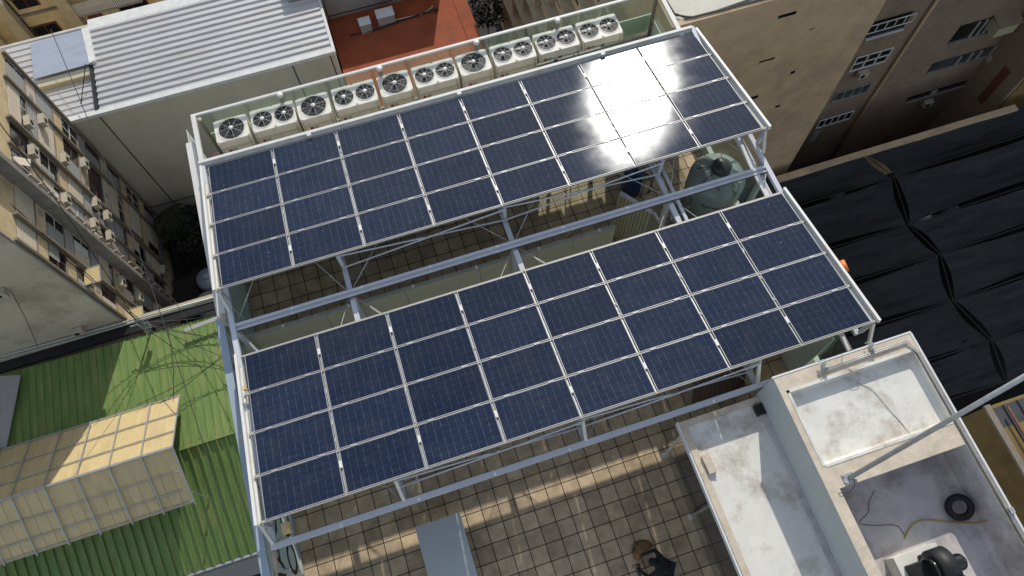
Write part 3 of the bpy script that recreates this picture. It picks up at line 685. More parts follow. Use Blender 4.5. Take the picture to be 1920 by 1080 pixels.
# mast
p0 = P(1592, 896, z=TZ); p1 = P(1921, 706, z=3.6); p0.z = TZ
ms = thing('steel_mast', 'long galvanised steel mast rising from its base plate on the lift tower', 'mast', p0)
d_ = p1 - p0
q = MB(); q.tube([p0+Vector((0, 0, .03)), p0+d_*1.7], .052, 16, r2=.05); part('pole', q, 'galv', ms)
q = MB(); q.box(p0.x-.14, p0.y-.1, TZ, p0.x+.14, p0.y+.1, TZ+.025)
for sx in (-.11, .11):
    for sy in (-.07, .07): q.lathe((p0.x+sx, p0.y+sy, TZ+.025), [(.018, 0), (.018, .03), (.001, .03)], 8)
part('base_plate', q, 'galv', ms)
# loose cables on the tower
def cab(pts, r, m, label, z):
    v = [P(u, w_, z=zz if zz is not None else z) for u, w_, *rest in pts for zz in [rest[0] if rest else None]]
    out = []
    for i in range(len(v)-1):
        p_ = [v[max(i-1, 0)], v[i], v[i+1], v[min(i+2, len(v)-1)]]
        for k in range(5):
            t = k/5; out.append(.5*((2*p_[1]) + (p_[2]-p_[0])*t + (2*p_[0]-5*p_[1]+4*p_[2]-p_[3])*t*t + (3*p_[1]-p_[0]-3*p_[2]+p_[3])*t**3))
    out.append(v[-1])
    return tag(MB().tube(out, r, 6).build('cable', m), label, 'cable')
ZP = TZ-1.05
cab([(1895, 965, TZ+.03), (1870, 970, TZ-.4), (1830, 980, ZP+.1), (1780, 978, ZP+.03), (1740, 974, ZP+.03), (1715, 980, ZP+.03), (1700, 1000, ZP+.03), (1697, 1010, ZP+.03)], .014, 'cable_yellow', 'yellow brown hose lying across the shaded roof pit past the tyre', ZP)
cab([(1579, 662, TZ+.1), (1580, 682, TZ+.03), (1600, 697, TZ+.02), (1612, 712, TZ-.1), (1604, 716, TZ-.18), (1635, 730, TZ-.18), (1665, 765, TZ-.18), (1700, 805, TZ-.18), (1722, 838, TZ-.05)], .007, 'cable_grey', 'thin grey wire snaking over the white upper roof of the lift tower', TZ)
cab([(1600, 896, TZ+.04), (1603, 905, TZ+.03), (1598, 918, TZ+.03), (1588, 924, TZ+.03), (1573, 925, TZ+.02), (1575, 935, TZ-.2)], .008, 'cable', 'short black wire looping from the mast base plate to the parapet edge', TZ)
cab([(1640, 920, ZP+.02), (1630, 940, ZP+.02), (1628, 960, ZP+.02), (1612, 980, ZP+.02), (1640, 985, ZP+.02), (1680, 985, ZP+.02), (1696, 1003, ZP+.02)], .006, 'cable', 'fine black wire tangled on the shaded pit floor of the lift tower', ZP)
# tyre
tp = P(1799, 951, z=ZP+.2)
ty = thing('tyre', 'black rubber tyre lying in the shaded roof pit of the lift tower', 'tyre', tp); ty.rotation_euler = (.12, -.42, 0)
q = MB(); prof = [(.15, -.07), (.16, -.09), (.24, -.1), (.27, -.06), (.275, 0), (.27, .06), (.24, .1), (.16, .09), (.15, .07), (.165, .05), (.2, .0), (.165, -.05), (.15, -.07)]
q.lathe((0, 0, 0), prof, 40); q.build('casing', 'rubber', ty)
q = MB()
for k in range(40):
    a = 2*math.pi*k/40; M_ = Matrix.Rotation(a, 4, 'Z'); q.box(.27, -.012, -.07, .28, .012, .07, M_)
q.build('tread', 'rubber', ty)
# plinth and blower
bl = thing('roof_blower', 'black centrifugal extractor blower with domed motor cover on a white plinth', 'blower', (12.7, -5.2, ZP))
q = MB(); q.box(12.22, -6.6, ZP, 13.2, -4.74, -.2); part('plinth', q, 'white_membrane', bl)
bc = Vector((12.85, -5.18, .22)); Mx = Matrix.Rotation(math.pi/2, 4, 'Y')
q = MB(); q.lathe(bc, [(.001, -.17), (.37, -.17), (.4, -.16), (.4, .16), (.37, .17), (.001, .17)], 40, M=Mx); q.box(bc.x-.165, bc.y-.9, bc.z-.05, bc.x+.165, bc.y-.2, bc.z+.38); part('scroll_housing', q, 'black', bl)
q = MB(); q.lathe(bc+Vector((-.19, 0, 0)), [(.3, -.02), (.3, -.06), (.24, -.06), (.22, .0)], 32, M=Mx); part('inlet_ring', q, 'black_gloss', bl)
q = MB(); q.lathe(bc+Vector((.33, -.0, -.02)), [(.17, -.16), (.17, .08), (.145, .14), (.09, .18), (.001, .2)], 32, M=Mx); part('motor_cover', q, 'black_gloss', bl)
q = MB(); q.box(12.34, -6.4, -.19, 12.68, -4.95, .12); part('intake_box', q, 'black', bl)
q = MB(); q.box(12.7, -5.9, -.19, 13.15, -4.85, -.1); part('skid', q, 'black', bl)
# lower roof over the stair
LZ = -.9
sh = thing('stair_canopy', 'white coated low roof slab with raised rim beside the lift tower', 'roof', (10.5, -4, FZ))
X0, X1, YN = 9.33, 11.32, -.64
q = MB(); q.box(X0, -9.5, LZ-.22, X1-.003, YN, LZ-.06); part('slab', q, 'parapet_cement', sh)
q = MB(); q.box(X0, -9.5, LZ-.06, X0+.16, YN, LZ); q.box(X0+.16, YN-.14, LZ-.06, X1-.003, YN, LZ); part('rim', q, 'parapet_cement', sh)
q = MB(); q.box(X0+.16, -9.5, LZ-.0597, X1-.003, YN-.14, LZ-.05); q.box(X0+.163, -9.5, LZ-.05, X0+.24, YN-.14, LZ-.03); part('coating', q, 'white_membrane', sh)
q = MB(); q.box(X0-.05, -9.5, LZ-.2, X0-.003, YN+.02, LZ-.02); part('gutter_edge', q, 'flashing', sh)
q = MB(); q.box(X1-.13, -9.5, LZ-.05, X1-.003, YN-.2, LZ+.03); part('wall_fillet', q, 'pit_membrane', sh)
for (u, v) in ((1247, 853), (1297, 968)):
    a = P(u, v, z=FZ); q = MB(); q.bar((a.x, a.y, FZ), (a.x, a.y, LZ-.22), .06, .05, (0, 1, 0)); q.box(a.x-.1, a.y-.08, FZ, a.x+.08, a.y+.08, FZ+.012); part('post', q, 'white_steel', sh)
q = MB()
for k in range(5): q.box(X0+.2, -9.4+1.75*k, FZ+.05, X0+.21, -7.68+1.75*k, LZ-.25)
part('glass_pane', q, 'glass_clear', sh)
q = MB(); q.box(X0+.4, -9.5, FZ+.003, X1-.01, YN-.05, FZ+.02); part('floor', q, 'deck', sh)
a = P(1424, 769, z=LZ)
vt = thing('roof_vent', 'small square black vent near the corner of the low white roof', 'vent', (a.x, a.y, LZ-.05)); q = MB(); q.box(-.11, -.12, 0, .11, .12, .12); q.build('box', 'black', vt); q = MB(); q.box(-.12, -.13, .12, .12, .13, .135); q.build('cap', 'black_gloss', vt)
a = P(1327, 862, z=LZ+.1); M_ = Matrix.Translation((a.x, a.y, LZ-.05)) @ Matrix.Rotation(.05, 4, 'Z')
tag(MB().box(-.09, -.3, 0, .09, .13, .13, M_).build('concrete_block', 'parapet_cement'), 'beige concrete block lying on the rim of the low white roof', 'block')
# ================================================================ PERSON
def skin_fig(name, verts, edges, rad, m, parent, loc, sub=2):
    me = bpy.data.meshes.new(name); me.from_pydata(verts, edges, []); o = bpy.data.objects.new(name, me); COL.objects.link(o)
    sk = o.modifiers.new('s', 'SKIN'); me.skin_vertices
    for k, r in enumerate(rad): me.skin_vertices[0].data[k].radius = (r, r) if not isinstance(r, tuple) else r
    me.skin_vertices[0].data[0].use_root = True
    ss = o.modifiers.new('u', 'SUBSURF'); ss.levels = sub; ss.render_levels = sub
    dg = bpy.context.evaluated_depsgraph_get(); m2 = bpy.data.meshes.new_from_object(o.evaluated_get(dg))
    bpy.data.objects.remove(o); m2.materials.clear(); m2.materials.append(MATS[m])
    for p_ in m2.polygons: p_.use_smooth = True
    r_ = bpy.data.objects.new(name, m2); COL.objects.link(r_)
    if parent is not None: r_.parent = parent
    return r_
def person():
    base = P(1243, 1066, z=FZ+.5)
    r = thing('person', 'person in dark clothes bending over a tan bundle on the terrace tiles', 'person', (base.x, base.y, FZ), 1.0)
    # local frame: +Y is where the head leans, z up.  Crouched with bent knees, leaning forward
    V = [(0, -.15, .62), (0, .02, .86), (.0, .2, 1.12), (.0, .27, 1.22), (0, .33, 1.31),
         (-.2, .2, 1.13), (-.33, .36, .9), (-.2, .56, .66), (-.14, .63, .6),
         (.2, .2, 1.13), (.34, .34, .9), (.2, .54, .66), (.14, .61, .6),
         (-.12, -.13, .6), (-.2, .22, .52), (-.2, .06, .1), (-.2, .2, .05),
         (.12, -.13, .6), (.22, .2, .5), (.24, -.12, .1), (.24, .02, .05)]
    E = [(0, 1), (1, 2), (2, 3), (3, 4), (2, 5), (5, 6), (6, 7), (7, 8), (2, 9), (9, 10), (10, 11), (11, 12), (0, 13), (13, 14), (14, 15), (15, 16), (0, 17), (17, 18), (18, 19), (19, 20)]
    R_ = [.15, .145, .15, .06, .055, .075, .05, .038, .03, .075, .05, .038, .03, .1, .075, .045, .04, .1, .075, .045, .04]
    skin_fig('body', V, E, R_, 'shirt_black', r, None)
    tr = [(0, -.15, .62), (-.12, -.13, .6), (-.2, .22, .52), (-.2, .06, .12), (.12, -.13, .6), (.22, .2, .5), (.24, -.12, .12)]
    skin_fig('trousers', tr, [(0, 1), (1, 2), (2, 3), (0, 4), (4, 5), (5, 6)], [.165, .11, .087, .062, .11, .087, .062], 'trousers_navy', r, None)
    # head
    q = MB(); hc = Vector((0, .39, 1.4)); Mh = Matrix.Rotation(-.75, 4, 'X')
    q.lathe(hc, [(.001, -.13), (.04, -.125), (.066, -.09), (.078, -.03), (.083, .03), (.076, .08), (.05, .115), (.001, .13)], 24, M=Mh); h = q.build('head', 'skin', r)
    q = MB(); q.lathe(hc+Vector((0, -.012, .012)), [(.094, -.04), (.1, .03), (.09, .09), (.06, .13), (.001, .145)], 24, M=Mh); q.build('hair', 'hair', h)
    q = MB(); q.prism([hc+Mh @ Vector(p_) for p_ in ((-.014, .078, -.03), (.014, .078, -.03), (0, .085, .02))], Mh @ Vector((0, .022, -.004)))
    for sx in (-1, 1): q.lathe(hc+Mh @ Vector((sx*.082, 0, -.01)), [(.001, -.03), (.014, -.02), (.016, .01), (.001, .03)], 8)
    q.build('nose_and_ears', 'skin', h)
    q = MB()
    for sx in (-1, 1): q.lathe(hc+Mh @ Vector((sx*.03, .077, .0)), [(.001, -.008), (.009, 0), (.001, .008)], 8)
    q.build('eyes', 'black', h)
    for sx, wr in ((-1, (-.14, .63, .6)), (1, (.14, .61, .6))):
        w0 = Vector(wr); V = [tuple(w0), tuple(w0+Vector((0, .06, -.04)))]; E = [(0, 1)]; R_ = [.026, .03]
        for k in range(4):
            kx = (k-1.5)*.019; l = (.07, .08, .076, .06)[k]; b0 = w0+Vector((kx, .085, -.055)); i = len(V)
            V += [tuple(b0), tuple(b0+Vector((kx*.2, l*.5, -l*.35))), tuple(b0+Vector((kx*.1, l*.62, -l*.95)))]; E += [(1, i), (i, i+1), (i+1, i+2)]; R_ += [.0095, .009, .0075]
        i = len(V); V += [tuple(w0+Vector((-sx*.04, .04, -.04))), tuple(w0+Vector((-sx*.055, .08, -.07)))]; E += [(0, i), (i, i+1)]; R_ += [.011, .009]
        skin_fig('hand', V, E, R_, 'skin', r, None, 1)
    for sx, p_ in ((-1, (-.2, .06)), (1, (.24, -.12))):
        q = MB(); q.lathe((p_[0], p_[1]+.08, .0), [(.05, 0), (.055, .03), (.045, .08), (.001, .1)], 14, M=Matrix.Diagonal((.9, 2.3, 1, 1))); q.build('shoe', 'shoe', r)
    return r, base
pr_, pbase = person()
# tan bundle (folded jacket) on the floor in front
V = []; 
jb = P(1204, 1030, z=FZ+.25)
jk = thing('tan_jacket', 'tan folded jacket or bag on the tiles in front of the crouching person', 'jacket', (jb.x, jb.y, FZ), .3)
skin_fig('cloth', [(-.2, -.02, .2), (0, .04, .24), (.2, .02, .22), (.28, -.08, .15), (-.28, -.16, .16), (-.12, .16, .1), (.02, .2, .1)], [(0, 1), (1, 2), (2, 3), (0, 4), (0, 5), (1, 6)], [.13, .15, .12, .07, .09, .05, .05], 'jacket_tan', jk, None)
skin_fig('sleeve', [(-.28, -.2, .18), (-.4, -.35, .12), (-.42, -.5, .06)], [(0, 1), (1, 2)], [.07, .05, .045], 'shoe', jk, None)
q = MB(); q.tube([(-.16, .16, .2), (-.06, .24, .24), (.1, .2, .26), (.2, .12, .25)], .014, 6); q.build('strap', 'bark', jk)
exec_env = True
# ================================================================ LEFT APARTMENT FACADE
XL = -14.4; YA = 33.7; YC = 20.85; ZT = -17.2; SH = 2.8
lb = thing('apartment_block', 'cream apartment block on the left with shutters, window fans and a long dark concrete fin', 'building', (-20, 27, GZ))
q = MB(); q.box(-40, YC, GZ, XL, 33.66, -9.5); part('wall', q, 'facade_cream', lb)
q = MB(); q.box(-40, YC-.06, GZ, XL+.02, YC-.003, -9.5); part('end_wall', q, 'blank_wall', lb)
q = MB(); q.box(XL-.05, YC-.12, GZ, XL+.06, YC-.063, -9.5); part('corner_pipe', q, 'concrete_band', lb)
fins = [20.95, 22.5, 24.6, 25.8, 27.1, 28.85, 31.75, 33.5]
for k, y_ in enumerate(fins):
    if k == 2:
        q = MB()
        for s_ in range(-2, 7): q.box(XL, y_-.1, ZT+.2-SH*(s_+1)+.015, XL+.8, y_+.22, ZT+.2-SH*s_-.015)
        part('concrete_fin', q, 'concrete_band', lb)
        q = MB()
        for s_ in range(24): q.box(XL+.2, y_+.222, ZT-.9*s_-.06, XL+.98, y_+.3, ZT-.9*s_+.0)
        part('fin_bracket', q, 'beige_ledge', lb)
    else:
        d_ = .28 if k in (1, 3, 5) else .2
        q = MB(); q.box(XL, y_-.07, GZ+2, XL+d_, y_+.07, ZT+.3); part('fin', q, 'fin', lb)
rnd = random.Random(11)
wa = []  # window air conditioners
nwin = 0
for k in range(len(fins)-1):
    ya, yb = fins[k]+.12, fins[k+1]-.1
    if k == 2: ya += .15
    off = rnd.uniform(-.15, .15)
    for s_ in range(8):
        z1 = ZT - s_*SH + off*.3; z0 = z1 - 1.65
        if z0 < GZ+1: continue
        # opening
        q = MB(); q.box(XL-.2, ya, z0, XL+.012, yb, z1); wn = part('window', q, 'window_dark', lb)
        q = MB(); q.box(XL+.012, ya, z0-.06, XL+.10, yb, z0-.0); q.build('window_sill', 'fin', wn)
        mode = rnd.random(); m_ = rnd.choice(['shutter', 'shutter', 'shutter_grey'])
        q = MB()
        if mode < .75:
            a0, a1 = (0, rnd.choice([.35, .5, .62, .8, 1])) if rnd.random() < .5 else (rnd.choice([.0, .2, .4]), 1)
            yy0, yy1 = ya+(yb-ya)*a0, ya+(yb-ya)*a1
            zz0 = z0 if rnd.random() < .6 else z0+rnd.uniform(.3, .9)
            n_ = int((z1-zz0)/.12)
            for t in range(n_):
                za = z1 - (t+1)*(z1-zz0)/n_; q.box(XL+.014, yy0, za+.008, XL+.04+.012*(t % 2), yy1, za+(z1-zz0)/n_-.008)
            q.build('shutter', m_, wn)
        elif mode < .80:
            # awning style sash tilted out
            M_ = Matrix.Translation((XL+.03, ya, z1-.1)) @ Matrix.Rotation(-.75, 4, 'Y')
            q.box(0, 0, -.8, .04, (yb-ya)*.45, 0, M_); q.build('tilted_sash', 'shutter', wn)
        q = MB(); nm_ = rnd.choice([1, 2, 3])
        for t in range(nm_+1):
            yy = ya + (yb-ya-.05)*t/nm_; q.box(XL+.004, yy, z0, XL+.028, yy+.05, z1)
        q.box(XL+.004, ya, (z0+z1)/2-.03, XL+.03, yb, (z0+z1)/2+.03); q.build('sash', rnd.choice(['flashing', 'red_frame', 'shutter']), wn)
        if rnd.random() < .5:
            q = MB(); cu = rnd.uniform(.2, .7); c0_ = rnd.uniform(0, 1-cu); q.box(XL+.0125, ya+(yb-ya)*c0_, z0+.05, XL+.0165, ya+(yb-ya)*(c0_+cu), z1-.05); q.build('curtain', rnd.choice(['shutter_grey', 'white_wall', 'flashing']), wn)
        if rnd.random() < .6:
            q = MB(); yy = rnd.uniform(ya+.1, max(ya+.2, yb-.6)); q.box(XL+.03, yy, z0-.85, XL+.05, yy+.35, z0-.4); part('vent_grille', q, 'shutter_grey', lb)
        # spandrel panel under the window
        q = MB(); q.box(XL+.002, ya+.02, z0-1.08, XL+.03, yb-.02, z0-.07); part('spandrel', q, rnd.choice(['facade_cream', 'facade_cream', 'shutter', 'white_wall']), lb)
        if rnd.random() < .24: wa.append((rnd.uniform(ya, max(ya+.05, yb-.75)), z0 - rnd.choice([.05, .5, .9]), rnd.random()))
wa = wa[:13]
for (dy, z, t) in [(27.4, -19.1, .2), (30.6, -20.4, .9), (29.2, -22.5, .9), (28.0, -25.9, .9)]: wa.append((dy, z, t))
def small_ac(name, label, group):
    r = thing(name, label, 'air conditioner', group=group)
    q = MB(); q.box(.03, 0, 0, .38, .7, .48); q.build('casing', 'ac_small', r)
    q = MB(); q.lathe((.38, .28, .24), [(.001, .004), (.17, .004), (.17, .0)], 20, M=Matrix.Rotation(math.pi/2, 4, 'Y')); q.build('fan', 'ac_dark', r)
    q = MB(); q.box(0, .1, -.06, .42, .14, -.0); q.box(0, .64, -.06, .42, .68, 0); q.build('bracket', 'galv', r)
    return r
g_ = 'air conditioners on the cream apartment facade'
src = small_ac('wall_air_conditioner', 'x', g_)
ordr = sorted(wa, key=lambda t: -t[1]); 
def bayname(y):
    for k in range(len(fins)-1):
        if y < fins[k+1]: return k
    return len(fins)-2
cnt = {}
for i, (y_, z, t) in enumerate(ordr):
    k = bayname(y_); cnt[k] = cnt.get(k, 0)+1
    side = ['beside the blank wall', 'just below the dark fin', 'just above the dark fin', 'two above the dark fin', 'three above the dark fin', 'two from the grey wall', 'beside the grey wall'][k]
    lab = 'air conditioner, %s from the top in the window column %s' % (ORD[min(cnt[k]-1, 9)], side)
    o = src if i == 0 else dup(src, (XL+.05, y_, z), lab); o.location = (XL+.05, y_, z); o['label'] = lab
# units on the blank end wall
for (u, v, lab, rz) in ((5, 552, 'grey box unit high on the stained blank end wall at the left edge', -math.pi/2), (150, 622, 'white air conditioner low on the stained blank end wall above the green roof', -math.pi/2)):
    a = P(u, v, y=YC-.2); dup(src, (a.x-.35, YC-.07, a.z), lab, rz)
# horizontal grille frames standing out (metal cages) on the facade
for (u, v, lab) in ((175, 515, 'square wire drying frame sticking out of the facade, upper one'), (257, 590, 'square wire drying frame sticking out of the facade, lower one by the green roof')):
    a = P(u, v, x=XL+.6); r = thing('drying_frame', lab, 'drying frame', (XL, a.y, a.z), group='drying frames on the cream facade')
    q = MB(); 
    for yy in (-.55, .55): q.bar((0, yy, 0), (1.0, yy, 0), .04, .04)
    q.bar((1, -.57, 0), (1, .57, 0), .04, .04); q.bar((.03, -.55, -.3), (1, -.55, 0), .03, .03); q.bar((.03, .55, -.3), (1, .55, 0), .03, .03); q.build('frame', 'galv', r)
    q = MB(); q.box(.05, -.5, -.012, .97, .5, -.004); q.build('mesh_sheet', 'poly', r)
# ================================================================ METAL ROOFED BUILDING
MZ = -23.8
mr_ = thing('metal_roof_building', 'large grey walled shed under a ribbed zinc roof at the upper left', 'building', (-5, 37, GZ))
q = MB(); q.box(-24, YA, GZ, 3.3, 41.9, MZ-.25); part('wall', q, 'grey_wall', mr_)
q = MB(); q.box(-24, YA-.02, MZ-.25, 3.4, YA+.35, MZ+.03); q.box(3.2, YA+.352, MZ-.25, 3.4, 42.0, MZ+.02); part('parapet', q, 'flashing', mr_)
q = MB(); q.ribbed((-12.4, YA+.36, MZ-.05), (-12.4, 41.0, MZ+.05), (3.18, 41.0, MZ+.05), (3.18, YA+.36, MZ-.05), .52, .15, .1)
part('roof', q, 'zinc', mr_)
q = MB(); q.ribbed((-24, YA+.36, MZ-.22), (-24, 36.6, MZ-.2), (-12.7, 36.6, MZ-.2), (-12.7, YA+.36, MZ-.22), .5, .12, .07)
part('roof', q, 'zinc', mr_)
q = MB(); q.ribbed((-24, 37.3, MZ-.05), (-24, 41.5, MZ), (-12.7, 41.5, MZ), (-12.7, 37.3, MZ-.05), .5, .12, .07); q.box(-24, 36.603, MZ-.7, -12.7, 37.297, MZ-.2)
part('roof', q, 'zinc', mr_)
q = MB(); q.box(-24, 37.0, MZ-.19, -12.7, 37.29, MZ+.16); part('upstand', q, 'sheet_cream', mr_)
a = [P(57, 84, z=MZ+.25), P(158, 54, z=MZ+.25), P(173, 118, z=MZ+.25), P(63, 148, z=MZ+.25)]
q = MB(); q.prism(a, (0, 0, -.06)); part('roof_sheet', q, 'zinc_blue', mr_)
a = [P(152, 53, z=MZ+.3), P(165, 51, z=MZ+.3), P(178, 113, z=MZ+.3), P(167, 118, z=MZ+.3)]
q = MB(); q.prism(a, (0, 0, -.5)); part('ridge_cap', q, 'flashing', mr_)
q = MB(); q.box(-12.66, YA+.36, MZ-.2, -12.44, 41.0, MZ+.08); part('ridge_cap', q, 'black', mr_)
q = MB(); q.box(-12.4, 41.003, MZ-.1, 3.18, 41.9, MZ+.12); part('upstand', q, 'flashing', mr_)
for (x_, m1, m2) in ((-12.55, GZ, MZ-.3), (.35, GZ, MZ-.3), (2.95, GZ, MZ-.3)):
    q = MB(); q.box(x_-.04, YA-.03, m1, x_+.04, YA-.004, m2); part('wall_joint', q, 'joint', mr_)
q = MB(); q.box(-24, YA-.035, -35.2, 3.3, YA-.004, -35.12); part('wall_joint', q, 'joint', mr_)
q = MB(); q.box(-6.6, YA-1.4, GZ, -4.2, YA-.04, -34.2); part('lean_to', q, 'grey_wall', mr_)
q = MB(); q.box(-6.7, YA-1.5, -34.2, -4.1, YA-.04, -34.1); part('lean_to_roof', q, 'facade_cream', mr_)
# ================================================================ BUILDING BEHIND, TOP LEFT
YT = 52.0; ZTT = P(100, -40, y=52.0).z
tl = thing('ochre_building', 'ochre building behind the zinc roof with dark window bays and a slatted balcony', 'building', (-12, 46, GZ))
q = MB(); q.box(-40, YT, GZ, 2.0, 64, ZTT); part('wall', q, 'facade_cream', tl)
def tlw(p_, name='window', m='window_dark', d=.06, fr=True):
    v = [P(u, w_, y=YT) for u, w_ in p_]; x_a, x_b = min(t.x for t in v), max(t.x for t in v); z_a, z_b = min(t.z for t in v), max(t.z for t in v)
    q = MB(); q.box(x_a, YT-d, z_a, x_b, YT-.003, z_b); o = part(name, q, m, tl)
    if fr:
        q = MB(); q.box(x_a-.1, YT-d-.05, z_b, x_b+.1, YT-.003, z_b+.1); q.box(x_b, YT-d-.05, z_a, x_b+.08, YT-.003, z_b); q.box(x_a+(x_b-x_a)*.5, YT-d-.04, z_a, x_a+(x_b-x_a)*.5+.05, YT-d-.001, z_b); q.build('frame', 'red_frame', o)
tlw([(58, 52), (125, 68)]); tlw([(217, 12), (292, 30)]); tlw([(20, 0), (75, 8)])
tlw([(163, 30), (205, 45)], 'roller', 'red_frame', .05, False)
for (u_, dp) in ((130, .9), (8, 1.0), (212, .35), (-60, .5)):
    x_ = P(u_, 20, y=YT-.4).x
    q = MB(); q.box(x_-.45, YT-dp, GZ, x_+.45, YT-.003, ZTT); part('pier', q, 'beige_ledge', tl)
a = P(190, 8, y=YT-.6); q = MB()
for k in range(32): q.box(a.x-2.2+k*.16, YT-.7, a.z-.5, a.x-2.2+k*.16+.08, YT-.66, a.z+.7)
part('balcony_railing', q, 'flashing', tl)
q = MB(); q.box(a.x-2.4, YT-.75, a.z-.66, a.x+3.1, YT-.003, a.z-.52); part('balcony_slab', q, 'concrete_band', tl)
zz = P(60, 24, y=YT).z; q = MB(); q.box(P(22, 20, y=YT).x, YT-.2, zz-.1, P(118, 20, y=YT).x, YT-.003, zz+.1); part('ledge', q, 'fin', tl)
for dx in (0, .25):
    q = MB(); x_ = P(30, 30, y=YT).x; q.tube([(x_+dx, YT-.12, ZTT), (x_+dx, YT-.12, GZ)], .06, 6); part('drain_pipe', q, 'black', tl)
# ================================================================ RED TERRACE
RZ = -26.2
rt = thing('red_terrace_building', 'low building whose flat roof is painted brick red, half in shadow', 'building', (8, 36, GZ))
q = MB(); q.box(3.42, 26.5, GZ, 13.55, 38.95, RZ-.02); part('wall', q, 'red_floor', rt)
q = MB(); q.box(3.42, 26.5, RZ-.02, 13.5, 38.9, RZ+.0); part('roof_deck', q, 'red_floor', rt)
q = MB(); q.box(12.6, 26.6, RZ, 13.55, 38.85, RZ+.05); part('roof_border', q, 'red_floor', rt)
wb = thing('white_block', 'greyish white wall block rising behind the red painted roof', 'building', (7, 42, GZ))
q = MB(); q.box(1.2, 38.953, GZ, 12.05, 46, RZ+3.3); part('wall', q, 'white_wall', wb)
q = MB(); q.box(3.45, 38.9, RZ+.25, 13.5, 38.95, RZ+.32); q.box(3.5, 38.92, RZ, 3.56, 38.95, RZ+3.3); part('joint', q, 'joint', wb)
for (u, v, w_, d_, lab) in ((683, 40, .8, .7, 'smaller grey duct box beside the white wall on the red roof'), (721, 24, 1.25, .8, 'larger grey duct box beside the white wall on the red roof')):
    a = P(u, v, z=RZ+.8); r = thing('duct_box', lab, 'duct box', (a.x, a.y, RZ), group='duct boxes on the red roof')
    q = MB(); q.box(-w_/2, -d_/2, 0, w_/2, d_/2, .8); q.build('box', 'white_wall', r)
    q = MB(); q.box(-w_/2-.03, -d_/2-.03, .8, w_/2+.03, d_/2+.03, .84); q.build('lid', 'flashing', r)
def zc(pts, r_, m, label, cat='cable'):
    return tag(MB().tube([P(u, v, z=z) for u, v, z in pts], r_, 5).build('cable', m), label, cat)
zc([(725, 36, RZ+.1), (735, 39, RZ+.1), (760, 33, RZ+.1), (790, 27, RZ+.1), (803, 20, RZ+.1), (812, 11, RZ+.1)], .03, 'flashing', 'pale cable lying across the shaded red roof')
zc([(655, 66, RZ+.1), (700, 57, RZ+.1), (760, 36, RZ+.1), (822, 16, RZ+.1), (815, 24, RZ+.1)], .05, 'black', 'dark pipe run crossing the shaded red roof')
# dark yard between
yd = thing('yard_wall', 'dim grey yard wall with a dark opening beyond the red roof', 'wall', (15.5, 30, GZ))
q = MB(); q.box(13.6, 35.6, GZ, 18.15, 36.0, -30); part('wall', q, 'white_wall', yd)
q = MB(); q.box(13.7, 28.6, GZ, 18.15, 35.5, -34.5); part('roof', q, 'dark_roof', yd)
# ================================================================ BROWN BUILDING
YR = 17.0; XR0, XR1 = 18.2, 29.75; ZR = -9.55
bw = thing('brown_building', 'big brown rendered building at the upper right with a cream flat roof', 'building', (24, 24, GZ))
q = MB(); q.box(XR0, YR, GZ, XR1, 46, ZR-.25); part('wall', q, 'brown_wall', bw)
q = MB(); q.box(XR0, YR, ZR-.25, XR1, YR+.28, ZR); q.box(XR0, YR+.283, ZR-.25, XR0+.28, 46, ZR); part('parapet', q, 'brown_wall', bw)
q = MB(); q.box(XR0+.29, YR+.29, ZR-.26, XR1, 46, ZR-.06); part('roof_deck', q, 'roof_cream', bw)
YB = 20.0; XE = 45.5
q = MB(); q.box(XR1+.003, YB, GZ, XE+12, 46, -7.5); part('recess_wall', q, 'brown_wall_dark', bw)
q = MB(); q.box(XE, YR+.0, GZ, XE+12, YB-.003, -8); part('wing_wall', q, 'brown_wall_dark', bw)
q = MB(); q.box(XE+.3, YR-.06, GZ, XE+12, YR-.003, -8); part('wing_front', q, 'ochre_wall', bw)
q = MB(); q.box(XR1-1.5, YR-1.15, GZ, XE+.3, YR-.7, -25.93); part('boundary_wall', q, 'brown_wall', bw)
def small(uvs, y, name, m, d=.06):
    v = [P(u, w_, y=y) for u, w_ in uvs]; x_a, x_b = min(t.x for t in v), max(t.x for t in v); z_a, z_b = min(t.z for t in v), max(t.z for t in v)
    q = MB(); q.box(x_a, y-d, z_a, x_b, y-.004, z_b); return part(name, q, m, bw), (x_a, x_b, z_a, z_b)
for uv in ([(1458, 35), (1494, 20)], [(1423, 118), (1453, 107)], [(1403, 188), (1422, 178)], [(1517, 56), (1527, 52)], [(1481, 139), (1491, 132)], [(1453, 202), (1463, 196)]):
    small(uv, YR, 'vent_opening', 'window_dark', .02)
def bwin(bl_, tr_, nm, m='window_dark', rows=1, fm='flashing', rail=False):
    a = P(*bl_, y=YB); c = P(*tr_, y=YB); xa, xb, za, zb = a.x, c.x, a.z, c.z
    q = MB(); q.box(xa, YB-.03, za, xb, YB-.004, zb); wn = part('window', q, m, bw)
    q = MB(); t = .05
    if nm:
        q.box(xa, YB-.09, za, xb, YB-.031, za+.09); q.box(xa, YB-.09, zb-.07, xb, YB-.031, zb)
        for k in range(nm+1):
            xx = xa+(xb-xa-.08)*k/nm; q.box(xx, YB-.088, za+.09, xx+.08, YB-.032, zb-.07)
        if rows == 2: q.box(xa+.08, YB-.086, (za+zb)/2-.03, xb-.08, YB-.033, (za+zb)/2+.03)
    else: q.box(xa, YB-.16, za-.07, xb, YB-.031, za)
    q.build('frame', fm, wn)
    return xa, xb, za, zb
bwin((1622, 72), (1713, 20), 0, 'window_dark')
v = P(1622, 70, y=YB-.5); v2 = P(1712, 42, y=YB-.5)
q = MB(); q.bar((v.x, YB-.4, v.z+.1), (v2.x, YB-.4, v.z+.1), .04, .05); q.bar((v.x, YB-.4, v.z+.75), (v2.x, YB-.4, v.z+.75), .04, .05)
